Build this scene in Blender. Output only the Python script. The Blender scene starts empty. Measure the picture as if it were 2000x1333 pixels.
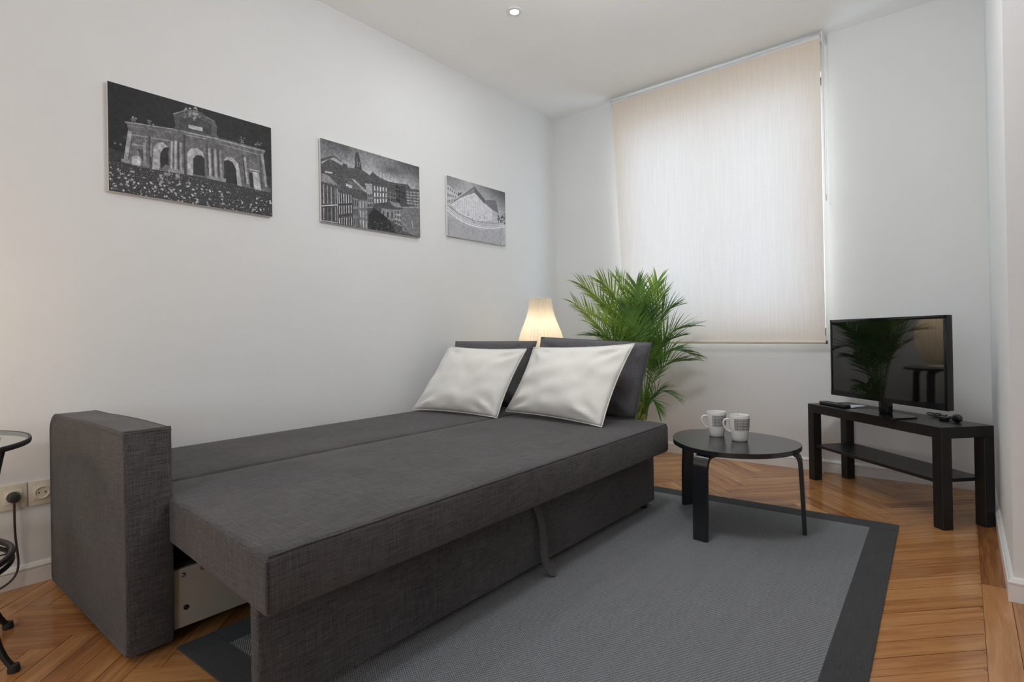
import bpy, bmesh, math, random
import numpy as np
from mathutils import Vector, Matrix, noise
random.seed(7)
rng = np.random.default_rng(11)
PI = math.pi
C = bpy.context.scene.collection
sc = bpy.context.scene

# ------------------------------------------------------------------ camera
F, YAW, PITCH, ROLL, CY = 1080.9392, .6836, .0038, -.0176, 652.6435
CAMZ = .8846
fw = Vector((-math.sin(YAW)*math.cos(PITCH), math.cos(YAW)*math.cos(PITCH), math.sin(PITCH)))
r0 = Vector((math.cos(YAW), math.sin(YAW), 0)); u0 = r0.cross(fw)
rt = math.cos(ROLL)*r0 + math.sin(ROLL)*u0
up = -math.sin(ROLL)*r0 + math.cos(ROLL)*u0
cam = bpy.data.objects.new('camera', bpy.data.cameras.new('camera')); C.objects.link(cam)
cam.matrix_world = Matrix(((rt.x, up.x, -fw.x, 0), (rt.y, up.y, -fw.y, 0), (rt.z, up.z, -fw.z, CAMZ), (0, 0, 0, 1)))
cam.data.sensor_width = 36; cam.data.lens = F/2000*36
cam.data.shift_y = -(666.5-CY)/2000; cam.data.clip_start = .02
sc.camera = cam
# ------------------------------------------------------------------ world, lights, exposure
w = bpy.data.worlds.new('sky'); sc.world = w; w.use_nodes = True
w.node_tree.nodes['Background'].inputs[0].default_value = (.62, .78, 1, 1)
w.node_tree.nodes['Background'].inputs[1].default_value = 1.0
def area(name, loc, rot, sx, sy, power, col, shape='RECTANGLE'):
    l = bpy.data.lights.new(name, 'AREA'); l.shape = shape; l.size = sx
    if shape == 'RECTANGLE': l.size_y = sy
    l.energy = power; l.color = col
    o = bpy.data.objects.new(name, l); C.objects.link(o); o.location = loc; o.rotation_euler = rot
    return o
area('daylight_blind_window', (-1.40, 4.12, 1.60), (-PI/2, 0, 0), 2.6, 2.7, 122, (.66, .80, 1))
area('added_rear_fill', (-1.0, -2.72, 1.6), (PI/2, 0, 0), 2.2, 1.6, 9, (.95, .98, 1))  # soft fill added behind the camera, no window known there
def point_light(name, loc, power, col, r=.14):
    l = bpy.data.lights.new(name, 'POINT'); l.energy = power; l.color = col; l.shadow_soft_size = r
    o = bpy.data.objects.new(name, l); C.objects.link(o); o.location = loc
point_light('added_overhead_fill', (-.86, 1.72, 2.20), 33.5, (.93, .965, 1), .14); point_light('added_low_fill', (-.35, -1.3, .85), 24, (.92, .965, 1), .18)  # unseen fill lights added overhead and behind the camera, not actual lamps
point_light('left_table_lamp', (-2.14, -.14, .98), 6.5, (1, .76, .52), .08)
for x, y in ((-1.945, 2.461), (-1.945, .4), (-.3, .4), (-.3, -1.3), (-1.945, -1.3), (1.3, -1.3), (1.3, .6)):
    area('ceiling_light', (x, y, 2.715), (0, 0, 0), .07, .07, 3.6 if y > 2 else .5, (.96, .98, 1), 'DISK')
sc.view_settings.view_transform = 'Standard'; sc.view_settings.look = 'None'
sc.view_settings.gamma = 1; sc.view_settings.use_curve_mapping = False
sc.view_settings.exposure = 0.0
sc.cycles.max_bounces = 10; sc.cycles.diffuse_bounces = 6; sc.cycles.glossy_bounces = 4
sc.cycles.transmission_bounces = 8; sc.cycles.sample_clamp_indirect = 6
sc.cycles.caustics_refractive = False; sc.cycles.caustics_reflective = False

XL, YB, CZ, XR, YC = -2.6905, 3.9277, 2.73, .115, 2.405
# ------------------------------------------------------------------ material helpers
def lin(c):
    return tuple((v/255/12.92 if v/255 <= .04045 else ((v/255+.055)/1.055)**2.4) for v in c)
class NT:
    def __init__(s, name):
        s.m = bpy.data.materials.new(name); s.m.use_nodes = True; s.t = s.m.node_tree; s.n = s.t.nodes
        s.b = s.n['Principled BSDF']; s.out = s.n['Material Output']
    def add(s, kind, **kw):
        nd = s.n.new(kind)
        for k, v in kw.items():
            if k[0] == 'i' and k[1:].isdigit(): nd.inputs[int(k[1:])].default_value = v
            elif k in nd.inputs.keys(): nd.inputs[k].default_value = v
            else: setattr(nd, k, v)
        return nd
    def l(s, a, b): s.t.links.new(a, b)
    def math(s, op, a, b=None, c=None):
        nd = s.n.new('ShaderNodeMath'); nd.operation = op
        for i, v in enumerate((a, b, c)):
            if v is None: continue
            if isinstance(v, (int, float)): nd.inputs[i].default_value = v
            else: s.l(v, nd.inputs[i])
        return nd.outputs[0]
    def ramp(s, fac, stops):
        nd = s.n.new('ShaderNodeValToRGB'); e = nd.color_ramp.elements
        while len(e) < len(stops): e.new(.5)
        for k, (p, c) in zip(e, stops): k.position = p; k.color = tuple(c[:3])+(1,)
        s.l(fac, nd.inputs[0]); return nd.outputs[0]
    def bump(s, h, strength=.3, dist=.002):
        nd = s.add('ShaderNodeBump', Strength=strength, Distance=dist); s.l(h, nd.inputs['Height']); s.l(nd.outputs[0], s.b.inputs['Normal'])
    def noise(s, vec, scale, detail=3, rough=.5):
        nd = s.add('ShaderNodeTexNoise', Scale=scale, Detail=detail, Roughness=rough)
        if vec is not None: s.l(vec, nd.inputs['Vector'])
        return nd.outputs[0]
    def obj(s, sx=1, sy=1, sz=1, kind='Object', rot=0):
        tc = s.n.new('ShaderNodeTexCoord'); mp = s.n.new('ShaderNodeMapping'); mp.inputs['Scale'].default_value = (sx, sy, sz)
        mp.inputs['Rotation'].default_value = (0, 0, rot)
        s.l(tc.outputs[kind], mp.inputs[0]); return mp.outputs[0]
def plain(name, col, rough=.5, metal=0, var=.06, scale=14, bump=0, bscale=200, spec=None, coat=0):
    k = NT(name)
    v = k.obj()
    n = k.noise(v, scale)
    a = [c*(1-var) for c in col]; b = [min(1, c*(1+var)) for c in col]
    k.l(k.ramp(n, ((.3, a), (.7, b))), k.b.inputs['Base Color'])
    k.b.inputs['Roughness'].default_value = rough; k.b.inputs['Metallic'].default_value = metal
    if spec is not None: k.b.inputs['Specular IOR Level'].default_value = spec
    if coat: k.b.inputs['Coat Weight'].default_value = coat; k.b.inputs['Coat Roughness'].default_value = .06
    if bump: k.bump(k.noise(v, bscale, 2), bump, .002)
    return k.m
M = {}
M['wall'] = plain('wall_paint', (.775, .78, .77), .85, var=.012, scale=3, bump=.12, bscale=160, spec=.2)
M['ceiling'] = plain('ceiling_paint', (.93, .925, .905), .9, var=.01, scale=3, spec=.2)
M['trim'] = plain('white_lacquer', (.78, .77, .75), .38, var=.02)
M['black_wood'] = plain('black_brown_foil', (.0125, .0115, .011), .36, var=.18, scale=30, spec=.35)
M['black_table'] = plain('black_stain', (.014, .0155, .0175), .21, var=.15, scale=40, spec=.75)
M['black_metal'] = plain('black_metal', (.012, .012, .012), .38, var=.1, spec=.4)
M['black_plastic'] = plain('black_plastic', (.012, .012, .013), .3, var=.08)
M['gloss_black'] = plain('gloss_black_plastic', (.006, .006, .007), .10, var=.05)
M['rubber'] = plain('rubber', (.02, .02, .02), .6)
M['white_plastic'] = plain('white_plastic', (.78, .77, .75), .4, var=.02)
M['cream_plastic'] = plain('cream_plastic', (.72, .66, .55), .35, var=.02)
M['alu'] = plain('painted_aluminium', (.72, .73, .75), .35, var=.03)
M['dark_metal'] = plain('dark_steel', (.05, .05, .05), .4, metal=.8)
M['board'] = plain('pale_board', (.40, .37, .30), .55, var=.04, scale=8)
M['paper'] = plain('paper', (.8, .82, .86), .7, var=.01)
M['ceramic'] = plain('ceramic', (.74, .73, .70), .18, var=.02)
M['pot'] = plain('pot_plastic', (.25, .13, .07), .5)
M['soil'] = plain('soil', (.03, .02, .013), .9, var=.4, scale=90, bump=.8, bscale=120)
M['chrome'] = plain('steel', (.6, .6, .6), .25, metal=1)
M['liner'] = plain('dark_lining', (.012, .012, .012), .8)
M['cord'] = plain('cord_plastic', (.03, .028, .026), .5)
M['emit'] = NT('lamp_lens').m
k = NT('lamp_lens_glow'); k.b.inputs['Emission Color'].default_value = (1, .97, .92, 1); k.b.inputs['Emission Strength'].default_value = 6; M['emit'] = k.m
def glass(name, col, rough=0.0, thin=True):
    k = NT(name); k.n.remove(k.b)
    tr = k.add('ShaderNodeBsdfTransparent'); tr.inputs[0].default_value = tuple(col)+(1,)
    gl = k.add('ShaderNodeBsdfGlossy'); gl.inputs['Roughness'].default_value = rough
    fr = k.add('ShaderNodeFresnel', IOR=1.5); mx = k.add('ShaderNodeMixShader')
    ge = k.n.new('ShaderNodeNewGeometry'); k.l(k.math('MULTIPLY', fr.outputs[0], k.math('SUBTRACT', 1.0, ge.outputs['Backfacing'])), mx.inputs[0]); k.l(tr.outputs[0], mx.inputs[1]); k.l(gl.outputs[0], mx.inputs[2]); k.l(mx.outputs[0], k.out.inputs[0])
    return k.m
M['window_glass'] = glass('window_glass', (.95, .97, .97))
M['table_glass'] = glass('green_tinted_glass', (.93, .965, .945))
# woven melange upholstery
def fabric(name, col, ax=(16, 380, 380), ay=(380, 16, 380), az=(380, 380, 16), contrast=.55, rough=.95, bump=.3):
    k = NT(name)
    ns = [k.noise(k.obj(*a), 1.0, 3, .6) for a in (ax, ay, az)]
    s = k.math('ADD', k.math('MULTIPLY', k.math('ADD', ns[0], ns[2]), .30), k.math('MULTIPLY', ns[1], .40))
    big = k.noise(k.obj(), 5, 2)
    s2 = k.math('ADD', k.math('MULTIPLY', s, .9), k.math('MULTIPLY', big, .1))
    lo = [c*(1-contrast) for c in col]; hi = [c*(1+contrast) for c in col]
    k.l(k.ramp(s2, ((.40, lo), (.62, hi))), k.b.inputs['Base Color'])
    k.b.inputs['Roughness'].default_value = rough; k.b.inputs['Specular IOR Level'].default_value = .15
    k.b.inputs['Sheen Weight'].default_value = .12; k.b.inputs['Sheen Roughness'].default_value = .5
    k.bump(s, bump, .0025); return k.m
M['sofa'] = fabric('grey_melange_upholstery', (.080, .0765, .077))
M['cushion'] = fabric('dark_grey_cushion_weave', (.118, .115, .122), contrast=.35)
M['strap'] = fabric('grey_strap_weave', (.085, .083, .083), contrast=.2)
M['linen'] = fabric('white_cotton', (.83, .82, .77), (30, 600, 600), (600, 30, 600), (600, 600, 30), .05, bump=.12)
# rug: flat woven sisal
k = NT('grey_flatweave'); tc = k.n.new('ShaderNodeTexCoord'); sp = k.n.new('ShaderNodeSeparateXYZ'); k.l(tc.outputs['Object'], sp.inputs[0])
K = 2*PI/.0105
sx = k.math('SINE', k.math('MULTIPLY', k.math('ADD', sp.outputs[0], k.math('MULTIPLY', sp.outputs[1], .5)), K))
sy = k.math('SINE', k.math('MULTIPLY', sp.outputs[1], K*1.1))
wv = k.math('MULTIPLY', sx, sy)
nz = k.noise(k.obj(300, 300, 300), 1, 2); big = k.noise(k.obj(40, 3, 1), 1, 3)
f = k.math('ADD', k.math('MULTIPLY', wv, .21), k.math('ADD', k.math('MULTIPLY', nz, .55), k.math('ADD', .08, k.math('MULTIPLY', big, .09))))
k.l(k.ramp(f, ((.16, (.095, .10, .107)), (.44, (.205, .212, .222)), (.66, (.35, .36, .37)))), k.b.inputs['Base Color'])
k.b.inputs['Roughness'].default_value = .9; k.b.inputs['Specular IOR Level'].default_value = .2; k.bump(wv, .6, .002); M['rug'] = k.m
M['rug_edge'] = fabric('charcoal_rug_binding', (.040, .042, .0435), contrast=.3, bump=.25)
# oak parquet: UV runs along the grain, "tone" attribute picks the plank's own colour
k = NT('oiled_oak_parquet')
uv = k.add('ShaderNodeUVMap', uv_map='grain'); mp = k.n.new('ShaderNodeMapping'); mp.inputs['Scale'].default_value = (2.2, 30, 1); k.l(uv.outputs[0], mp.inputs[0])
mp2 = k.n.new('ShaderNodeMapping'); mp2.inputs['Scale'].default_value = (9, 190, 1); k.l(uv.outputs[0], mp2.inputs[0])
at = k.add('ShaderNodeAttribute', attribute_name='tone')
g1 = k.add('ShaderNodeTexNoise', Scale=1.0, Detail=5, Roughness=.6, Distortion=1.2); k.l(mp.outputs[0], g1.inputs['Vector'])
g2 = k.noise(mp2.outputs[0], 1.0, 2)
s = k.math('ADD', k.math('MULTIPLY', g1.outputs[0], .55), k.math('ADD', k.math('MULTIPLY', g2, .18), k.math('MULTIPLY', at.outputs['Fac'], .34)))
k.l(k.ramp(s, ((.24, (.14, .047, .017)), (.42, (.32, .132, .046)), (.58, (.47, .222, .082)), (.80, (.62, .345, .145)))), k.b.inputs['Base Color'])
rn = k.noise(k.obj(), 6, 3)
k.l(k.math('ADD', .09, k.math('MULTIPLY', rn, .14)), k.b.inputs['Roughness'])
k.b.inputs['Specular IOR Level'].default_value = .5; k.bump(g2, .08, .001); M['oak'] = k.m
# roller blind: thin woven translucent cloth
k = NT('blind_cloth'); k.n.remove(k.b)
v1 = k.noise(k.obj(230, 2.2, 5), 1, 3, .6); v2 = k.noise(k.obj(900, 1, 900), 1, 1); v3 = k.noise(k.obj(9, 1, 300), 1, 2)
s = k.math('ADD', k.math('MULTIPLY', v1, .6), k.math('ADD', k.math('MULTIPLY', v2, .2), k.math('MULTIPLY', v3, .2)))
cd = k.ramp(s, ((.30, (.64, .54, .435)), (.70, (.74, .635, .525)))); ct = k.ramp(s, ((.30, (.098, .096, .092)), (.70, (.118, .116, .113))))
df = k.add('ShaderNodeBsdfDiffuse'); tl = k.add('ShaderNodeBsdfTranslucent'); ad = k.add('ShaderNodeAddShader')
k.l(cd, df.inputs[0]); k.l(ct, tl.inputs[0]); k.l(df.outputs[0], ad.inputs[0]); k.l(tl.outputs[0], ad.inputs[1]); k.l(ad.outputs[0], k.out.inputs[0]); M['blind'] = k.m
# pleated lamp shade
k = NT('pleated_shade_cloth'); k.n.remove(k.b)
df = k.add('ShaderNodeBsdfDiffuse'); df.inputs[0].default_value = (.46, .43, .37, 1)
tl = k.add('ShaderNodeBsdfTranslucent'); tl.inputs[0].default_value = (.28, .262, .225, 1); ad = k.add('ShaderNodeAddShader')
k.l(df.outputs[0], ad.inputs[0]); k.l(tl.outputs[0], ad.inputs[1]); k.l(ad.outputs[0], k.out.inputs[0]); M['shade'] = k.m
# palm greens; the darker copy has shade painted in for some fronds
def leafmat(name, a, b):
    k = NT(name); k.n.remove(k.b)
    n = k.noise(k.obj(), 9, 3); c = k.ramp(n, ((.3, a), (.7, b)))
    p = k.add('ShaderNodeBsdfPrincipled', Roughness=.42); k.l(c, p.inputs['Base Color'])
    tl = k.add('ShaderNodeBsdfTranslucent'); k.l(c, tl.inputs[0]); mx = k.add('ShaderNodeMixShader', i0=.35)
    k.l(p.outputs[0], mx.inputs[1]); k.l(tl.outputs[0], mx.inputs[2]); k.l(mx.outputs[0], k.out.inputs[0]); return k.m
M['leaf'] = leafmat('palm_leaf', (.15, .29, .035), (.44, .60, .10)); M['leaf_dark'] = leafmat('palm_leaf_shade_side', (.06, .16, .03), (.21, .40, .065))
M['cane'] = plain('palm_cane', (.17, .18, .035), .45, var=.35, scale=25)
# TV glass
k = NT('dark_screen_glass'); k.b.inputs['Base Color'].default_value = (.004, .004, .0045, 1); k.b.inputs['Roughness'].default_value = .03; k.b.inputs['IOR'].default_value = 1.95
k.l(k.ramp(k.noise(k.obj(), 3, 1), ((.3, (.0038, .0038, .0042)), (.7, (.0046, .0046, .005)))), k.b.inputs['Base Color']); M['screen'] = k.m
# mug print: brushed plaid band in ink grey on white glaze
k = NT('mug_plaid_print'); v = k.obj(1, 1, 1, 'UV')
n1 = k.add('ShaderNodeTexWave', Scale=2.1, Distortion=1.8, Detail=2); n1.bands_direction = 'X'; k.l(v, n1.inputs[0])
n2 = k.add('ShaderNodeTexWave', Scale=2.0, Distortion=2.2, Detail=2); n2.bands_direction = 'Y'; k.l(v, n2.inputs[0])
mn = k.math('MULTIPLY', n1.outputs['Fac'], n2.outputs['Fac'])
k.l(k.ramp(mn, ((.06, (.13, .13, .13)), (.34, (.60, .59, .57)))), k.b.inputs['Base Color']); k.b.inputs['Roughness'].default_value = .2; M['mug_print'] = k.m

# ------------------------------------------------------------------ geometry helpers
def B(): return bmesh.new()
def link(name, bm, mat, parent=None, smooth=False, loc=None, rotz=0):
    me = bpy.data.meshes.new(name)
    bmesh.ops.recalc_face_normals(bm, faces=bm.faces)
    bm.to_mesh(me); bm.free()
    for m_ in (mat if isinstance(mat, (list, tuple)) else [mat]): me.materials.append(M[m_])
    if smooth:
        for p in me.polygons: p.use_smooth = True
        if smooth != 'all':
            try: me.set_sharp_from_angle(angle=math.radians(38))
            except Exception: pass
    o = bpy.data.objects.new(name, me); C.objects.link(o)
    if parent: o.parent = parent
    if loc is not None: o.location = loc
    o.rotation_euler[2] = rotz
    return o
def tag(o, label, cat, group=None):
    o['label'] = label; o['category'] = cat
    if group: o['group'] = group
    return o
def thing(name, label, cat, loc=(0, 0, 0), rotz=0, group=None):
    o = bpy.data.objects.new(name, None); C.objects.link(o); o.empty_display_size = .1
    o.location = loc; o.rotation_euler = (0, 0, rotz); return tag(o, label, cat, group)
def struct(name, bm, mat, parent=None, smooth=False):
    o = link(name, bm, mat, parent, smooth)
    if parent is None: o['kind'] = 'structure'
    return o
def box(bm, a, b, bev=0, seg=2, mi=0, mat=None):
    r = bmesh.ops.create_cube(bm, size=1)
    vs = r['verts']
    for v in vs: v.co = Vector([(a[i]+b[i])/2 + v.co[i]*(b[i]-a[i]) for i in range(3)])
    fs = list({f for v in vs for f in v.link_faces})
    for f in fs: f.material_index = mi
    if bev:
        es = list({e for v in vs for e in v.link_edges})
        r = bmesh.ops.bevel(bm, geom=es, offset=bev, segments=seg, profile=.5, affect='EDGES', clamp_overlap=True)
        for f in r['faces']: f.material_index = mi
        vs = list({v for f in r['faces'] for v in f.verts} | {v for f in fs if f.is_valid for v in f.verts})
    if mat is not None: bmesh.ops.transform(bm, matrix=mat, verts=vs)
    return vs
def tube(bm, pts, rad, n=8, cap=True, mi=0, closed=False):
    pts = [Vector(p) for p in pts]; rings = []
    N = len(pts); prev = None
    for i, p in enumerate(pts):
        if closed: t = (pts[(i+1) % N]-pts[i-1]).normalized()
        else: t = (pts[min(i+1, N-1)]-pts[max(i-1, 0)]).normalized()
        if prev is None:
            a = Vector((0, 0, 1)) if abs(t.z) < .9 else Vector((1, 0, 0)); x = t.cross(a).normalized()
        else: x = (prev-t*prev.dot(t)).normalized()
        prev = x; y = t.cross(x); r = rad[i] if isinstance(rad, (list, tuple)) else rad
        rings.append([bm.verts.new(p+(x*math.cos(2*PI*j/n)+y*math.sin(2*PI*j/n))*r) for j in range(n)])
    for i in range(N if closed else N-1):
        A, Bq = rings[i], rings[(i+1) % N]
        for j in range(n):
            f = bm.faces.new((A[j], A[(j+1) % n], Bq[(j+1) % n], Bq[j])); f.material_index = mi
    if cap and not closed:
        for R in (rings[0], rings[-1]):
            f = bm.faces.new(R); f.material_index = mi
def lathe(bm, prof, n=32, c=(0, 0, 0), rf=None, mi=0, cap=(False, False)):
    rings = []
    for r, z in prof:
        rings.append([bm.verts.new((c[0]+(r*(rf(2*PI*j/n) if rf else 1))*math.cos(2*PI*j/n), c[1]+(r*(rf(2*PI*j/n) if rf else 1))*math.sin(2*PI*j/n), c[2]+z)) for j in range(n)])
    for a, b in zip(rings, rings[1:]):
        for j in range(n):
            f = bm.faces.new((a[j], a[(j+1) % n], b[(j+1) % n], b[j])); f.material_index = mi
    if cap[0]: bm.faces.new(rings[0]).material_index = mi
    if cap[1]: bm.faces.new(rings[-1]).material_index = mi
    return rings
def prism(bm, poly, z0, z1, mi=0):
    a = [bm.verts.new((p[0], p[1], z0)) for p in poly]; b = [bm.verts.new((p[0], p[1], z1)) for p in poly]
    n = len(poly)
    fs = [bm.faces.new(a[::-1]), bm.faces.new(b)] + [bm.faces.new((a[i], a[(i+1) % n], b[(i+1) % n], b[i])) for i in range(n)]
    for f in fs: f.material_index = mi
    return a+b
def bez(P, n):
    P = [Vector(p) for p in P]; out = []
    for i in range(n+1):
        t = i/n; Q = P[:]
        while len(Q) > 1: Q = [Q[j]*(1-t)+Q[j+1]*t for j in range(len(Q)-1)]
        out.append(Q[0])
    return out
def proj(p):
    v = Vector(p)-Vector((0, 0, CAMZ)); d = v.dot(fw)
    if d < .05: return None
    return 1000+F*v.dot(rt)/d, CY-F*v.dot(up)/d

# ------------------------------------------------------------------ room shell
X1, Y0 = 2.7, -2.7
bm = B(); box(bm, (XL-.3, Y0-.3, -.12), (X1+.3, YB+.5, -.016)); floor = struct('floor', bm, 'liner')
bm = B(); box(bm, (XL-.3, Y0-.3, CZ), (X1+.3, YB+.5, CZ+.15)); ceil = struct('ceiling', bm, 'ceiling')
bm = B(); box(bm, (XL-.2, Y0-.3, -.1), (XL, YB+.4, CZ+.02)); struct('wall_left', bm, 'wall')
WX0, WX1, WZ0, WZ1 = -2.045, -.664, .85, 2.51
bm = B(); T = .15
box(bm, (XL-.2, YB, -.1), (WX0, YB+T, CZ+.02)); box(bm, (WX1, YB, -.1), (XR+.1, YB+T, CZ+.02))
box(bm, (WX0, YB, -.1), (WX1, YB+T, WZ0)); box(bm, (WX0, YB, WZ1), (WX1, YB+T, CZ+.02)); struct('wall_back', bm, 'wall')
bm = B(); box(bm, (XR, YC, -.1), (X1+.3, YB+.4, CZ+.02)); struct('wall_right', bm, 'wall')
def holed_wall(name, rear):
    bm = B()
    if rear:
        a, b = -2.2, .2; z0, z1 = .7, 2.5
        box(bm, (XL-.2, Y0-.2, -.1), (a, Y0, CZ+.02)); box(bm, (b, Y0-.2, -.1), (X1+.3, Y0, CZ+.02))
        box(bm, (a, Y0-.2, -.1), (b, Y0, z0)); box(bm, (a, Y0-.2, z1), (b, Y0, CZ+.02))
    else: box(bm, (X1, Y0-.2, -.1), (X1+.2, YC+.2, CZ+.02))
    struct(name, bm, 'wall')
holed_wall('wall_rear', True); holed_wall('wall_side', False)
# baseboards with a beaded top moulding
prof = [(0, 0), (.015, 0), (.015, .052), (.012, .054), (.012, .057), (.0165, .0595), (.0165, .064), (.0125, .068), (.0105, .072), (.006, .0755), (0, .077)]
def skirting(name, pts):
    # pts: run of wall points (x, y); profile grows to the left of travel
    bm = B(); rings = []; n = len(pts)
    for i, p in enumerate(pts):
        p = Vector(p); d0 = (Vector(pts[i])-Vector(pts[i-1])).normalized() if i else None; d1 = (Vector(pts[i+1])-p).normalized() if i < n-1 else None
        n0 = Vector((-d0.y, d0.x)) if d0 else None; n1 = Vector((-d1.y, d1.x)) if d1 else None
        if n0 and n1: nn = (n0+n1); nn = nn/ (nn.dot(n0))
        else: nn = n0 or n1
        rings.append([bm.verts.new((p.x+nn.x*o_, p.y+nn.y*o_, z)) for o_, z in prof])
    for a, b in zip(rings, rings[1:]):
        for j in range(len(prof)-1): bm.faces.new((a[j], a[j+1], b[j+1], b[j]))
    for r in (rings[0], rings[-1]): bm.faces.new(r)
    o = struct(name, bm, 'trim'); return o
skirting('baseboard_left', [(XL, YB), (XL, Y0)][::1])
skirting('baseboard_back', [(XR, YB), (XL, YB)])
skirting('baseboard_right', [(X1, YC), (XR, YC), (XR, YB)])
# window behind the blind
wn = struct('window_1', (lambda bm: (box(bm, (WX0, YB+.095, WZ0), (WX0+.03, YB+.145, WZ1)), box(bm, (WX1-.03, YB+.095, WZ0), (WX1, YB+.145, WZ1)), box(bm, (WX0, YB+.095, WZ0), (WX1, YB+.145, WZ0+.05)), box(bm, (WX0, YB+.095, WZ1-.05), (WX1, YB+.145, WZ1)), bm)[-1])(B()), 'trim')
xm = (WX0+WX1)/2
for a, b in ((WX0+.03, xm), (xm, WX1-.03)):
    bm = B()
    for q in (((a, YB+.10, WZ0+.05), (a+.024, YB+.135, WZ1-.05)), ((b-.024, YB+.10, WZ0+.05), (b, YB+.135, WZ1-.05)), ((a, YB+.10, WZ0+.05), (b, YB+.135, WZ0+.1)), ((a, YB+.10, WZ1-.1), (b, YB+.135, WZ1-.05))): box(bm, *q)
    s_ = link('window_sash', bm, 'trim', wn)
    bm = B(); box(bm, (a+.024, YB+.115, WZ0+.1), (b-.024, YB+.119, WZ1-.1)); link('window_pane', bm, 'window_glass', s_)

# ------------------------------------------------------------------ herringbone parquet
PW, PN = .072, 7; PLEN = PW*PN; X0P, Y0P = -.280, 1.576
S2 = math.sqrt(.5); ud = Vector((S2, S2)); vd = Vector((-S2, S2))
def clip(poly, rect):
    for ax, lim, sgn in ((0, rect[0], 1), (0, rect[1], -1), (1, rect[2], 1), (1, rect[3], -1)):
        out = []
        for i in range(len(poly)):
            a, b = poly[i-1], poly[i]; da, db = sgn*(a[ax]-lim), sgn*(b[ax]-lim)
            if (da < 0) != (db < 0): t = da/(da-db); out.append((a[0]+(b[0]-a[0])*t, a[1]+(b[1]-a[1])*t))
            if db >= 0: out.append(b)
        poly = out
        if len(poly) < 3: return None
    return poly
rugA, rugF = math.radians(1.62), Vector((-.236, 3.012))
rx = Vector((math.cos(rugA), math.sin(rugA))); ry = Vector((-math.sin(rugA), math.cos(rugA)))
rugC = rugF - rx*.8 - ry*1.175
def covered(p):
    d = Vector(p)-rugC
    if abs(d.dot(rx)) < .79 and abs(d.dot(ry)) < 1.165: return True
    return XL < p[0] < -1.82 and .60 < p[1] < 2.66
cells = []
for k_ in range(-70, 70):
    for m_ in range(-6, 8):
        # t2 = (PN, -PN) in (u, v) cells
        for kind in (0, 1):
            if kind == 0: u_, v_, du, dv = k_, k_, PN, 1
            else: u_, v_, du, dv = k_, k_+1, 1, PN
            u_ += m_*PN; v_ -= m_*PN
            g = .0010/PW
            P = [(u_+g, v_+g), (u_+du-g, v_+g), (u_+du-g, v_+dv-g), (u_+g, v_+dv-g)]
            P = [Vector((X0P, Y0P))+(ud*a+vd*b)*PW for a, b in P]
            P = [tuple(p) for p in P]
            if max(p[0] for p in P) < XL or min(p[0] for p in P) > .036 or max(p[1] for p in P) < Y0 or min(p[1] for p in P) > YB: continue
            cells.append((P, ud if kind == 0 else vd))
rect = (XL, .0355, Y0, YB)
planks = [(clip(P, rect), d) for P, d in cells]
for i, xb in enumerate((.0365, .109, .1815, .254, .3265, .399)):     # border boards along the right-hand wall
    y = Y0 + .37*i
    ya = Y0
    while ya < YB:
        yb = min(YB, ya + 1.15 if ya > Y0 else Y0+.6+.31*(i % 3))
        if xb < .1 or ya < YC: planks.append(([(xb, ya+.0007), (xb+.0711, ya+.0007), (xb+.0711, min(yb, YB if xb < .1 else YC)-.0007), (xb, min(yb, YB if xb < .1 else YC)-.0007)], Vector((0, 1))))
        ya = yb
def plank_into(bm, poly, d, tone, off, ctr=Vector((0, 0)), z=0.0):
    lay = bm.loops.layers.uv.get('grain') or bm.loops.layers.uv.new('grain')
    cl = bm.faces.layers.float.get('tone') or bm.faces.layers.float.new('tone')
    e = Vector((-d.y, d.x))
    a = [bm.verts.new((p[0]-ctr.x, p[1]-ctr.y, -.015)) for p in poly]; b = [bm.verts.new((p[0]-ctr.x, p[1]-ctr.y, z)) for p in poly]
    n = len(poly); fs = [bm.faces.new(b)] + [bm.faces.new((a[i], a[(i+1) % n], b[(i+1) % n], b[i])) for i in range(n)]
    for f in fs:
        f[cl] = tone
        for l in f.loops:
            q = Vector((l.vert.co.x+ctr.x, l.vert.co.y+ctr.y)); l[lay].uv = (q.dot(d)+off, q.dot(e)+off*1.7)
rest = B(); vis = []
for poly, d in planks:
    if not poly: continue
    c = Vector((sum(p[0] for p in poly)/len(poly), sum(p[1] for p in poly)/len(poly)))
    smp = [c] + [Vector(p)*.9+c*.1 for p in poly]
    ok = False
    for s_ in smp:
        q = proj((s_.x, s_.y, 0))
        if q and -30 < q[0] < 2030 and 600 < q[1] < 1360 and not covered(s_): ok = True; break
    tone = min(1, max(0, rng.normal(.52, .19))); off = float(rng.uniform(0, 40))
    if ok: vis.append((poly, d, c, tone, off))
    else: plank_into(rest, poly, d, tone, off)
vis.sort(key=lambda t: t[2].length)
for i, (poly, d, c, tone, off) in enumerate(vis):
    z = -float(rng.uniform(0, .0006))
    if i < 300:
        bm = B(); plank_into(bm, poly, d, tone, off, c, z); link('plank', bm, 'oak', floor, loc=(c.x, c.y, 0))
    else: plank_into(rest, poly, d, tone, off)
bm = rest
o = link('parquet', bm, 'oak', floor); o['kind'] = 'stuff'
bm = B(); box(bm, (.472, Y0, -.015), (X1, YC, -.0005)); o = link('parquet_beyond', bm, 'oak', floor)

# ------------------------------------------------------------------ ceiling spotlight
t = thing('ceiling_spotlight', 'small round recessed white spotlight glowing in the ceiling', 'light', (-1.945, 2.461, CZ))
bm = B(); lathe(bm, [(.024, -.002), (.026, -.006), (.044, -.005), (.0465, -.001), (.0465, 0)], 40); link('trim_ring', bm, 'white_plastic', t, True)
bm = B(); lathe(bm, [(.0001, -.004), (.024, -.004), (.024, -.001)], 32); link('lens', bm, 'emit', t, True)

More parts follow.
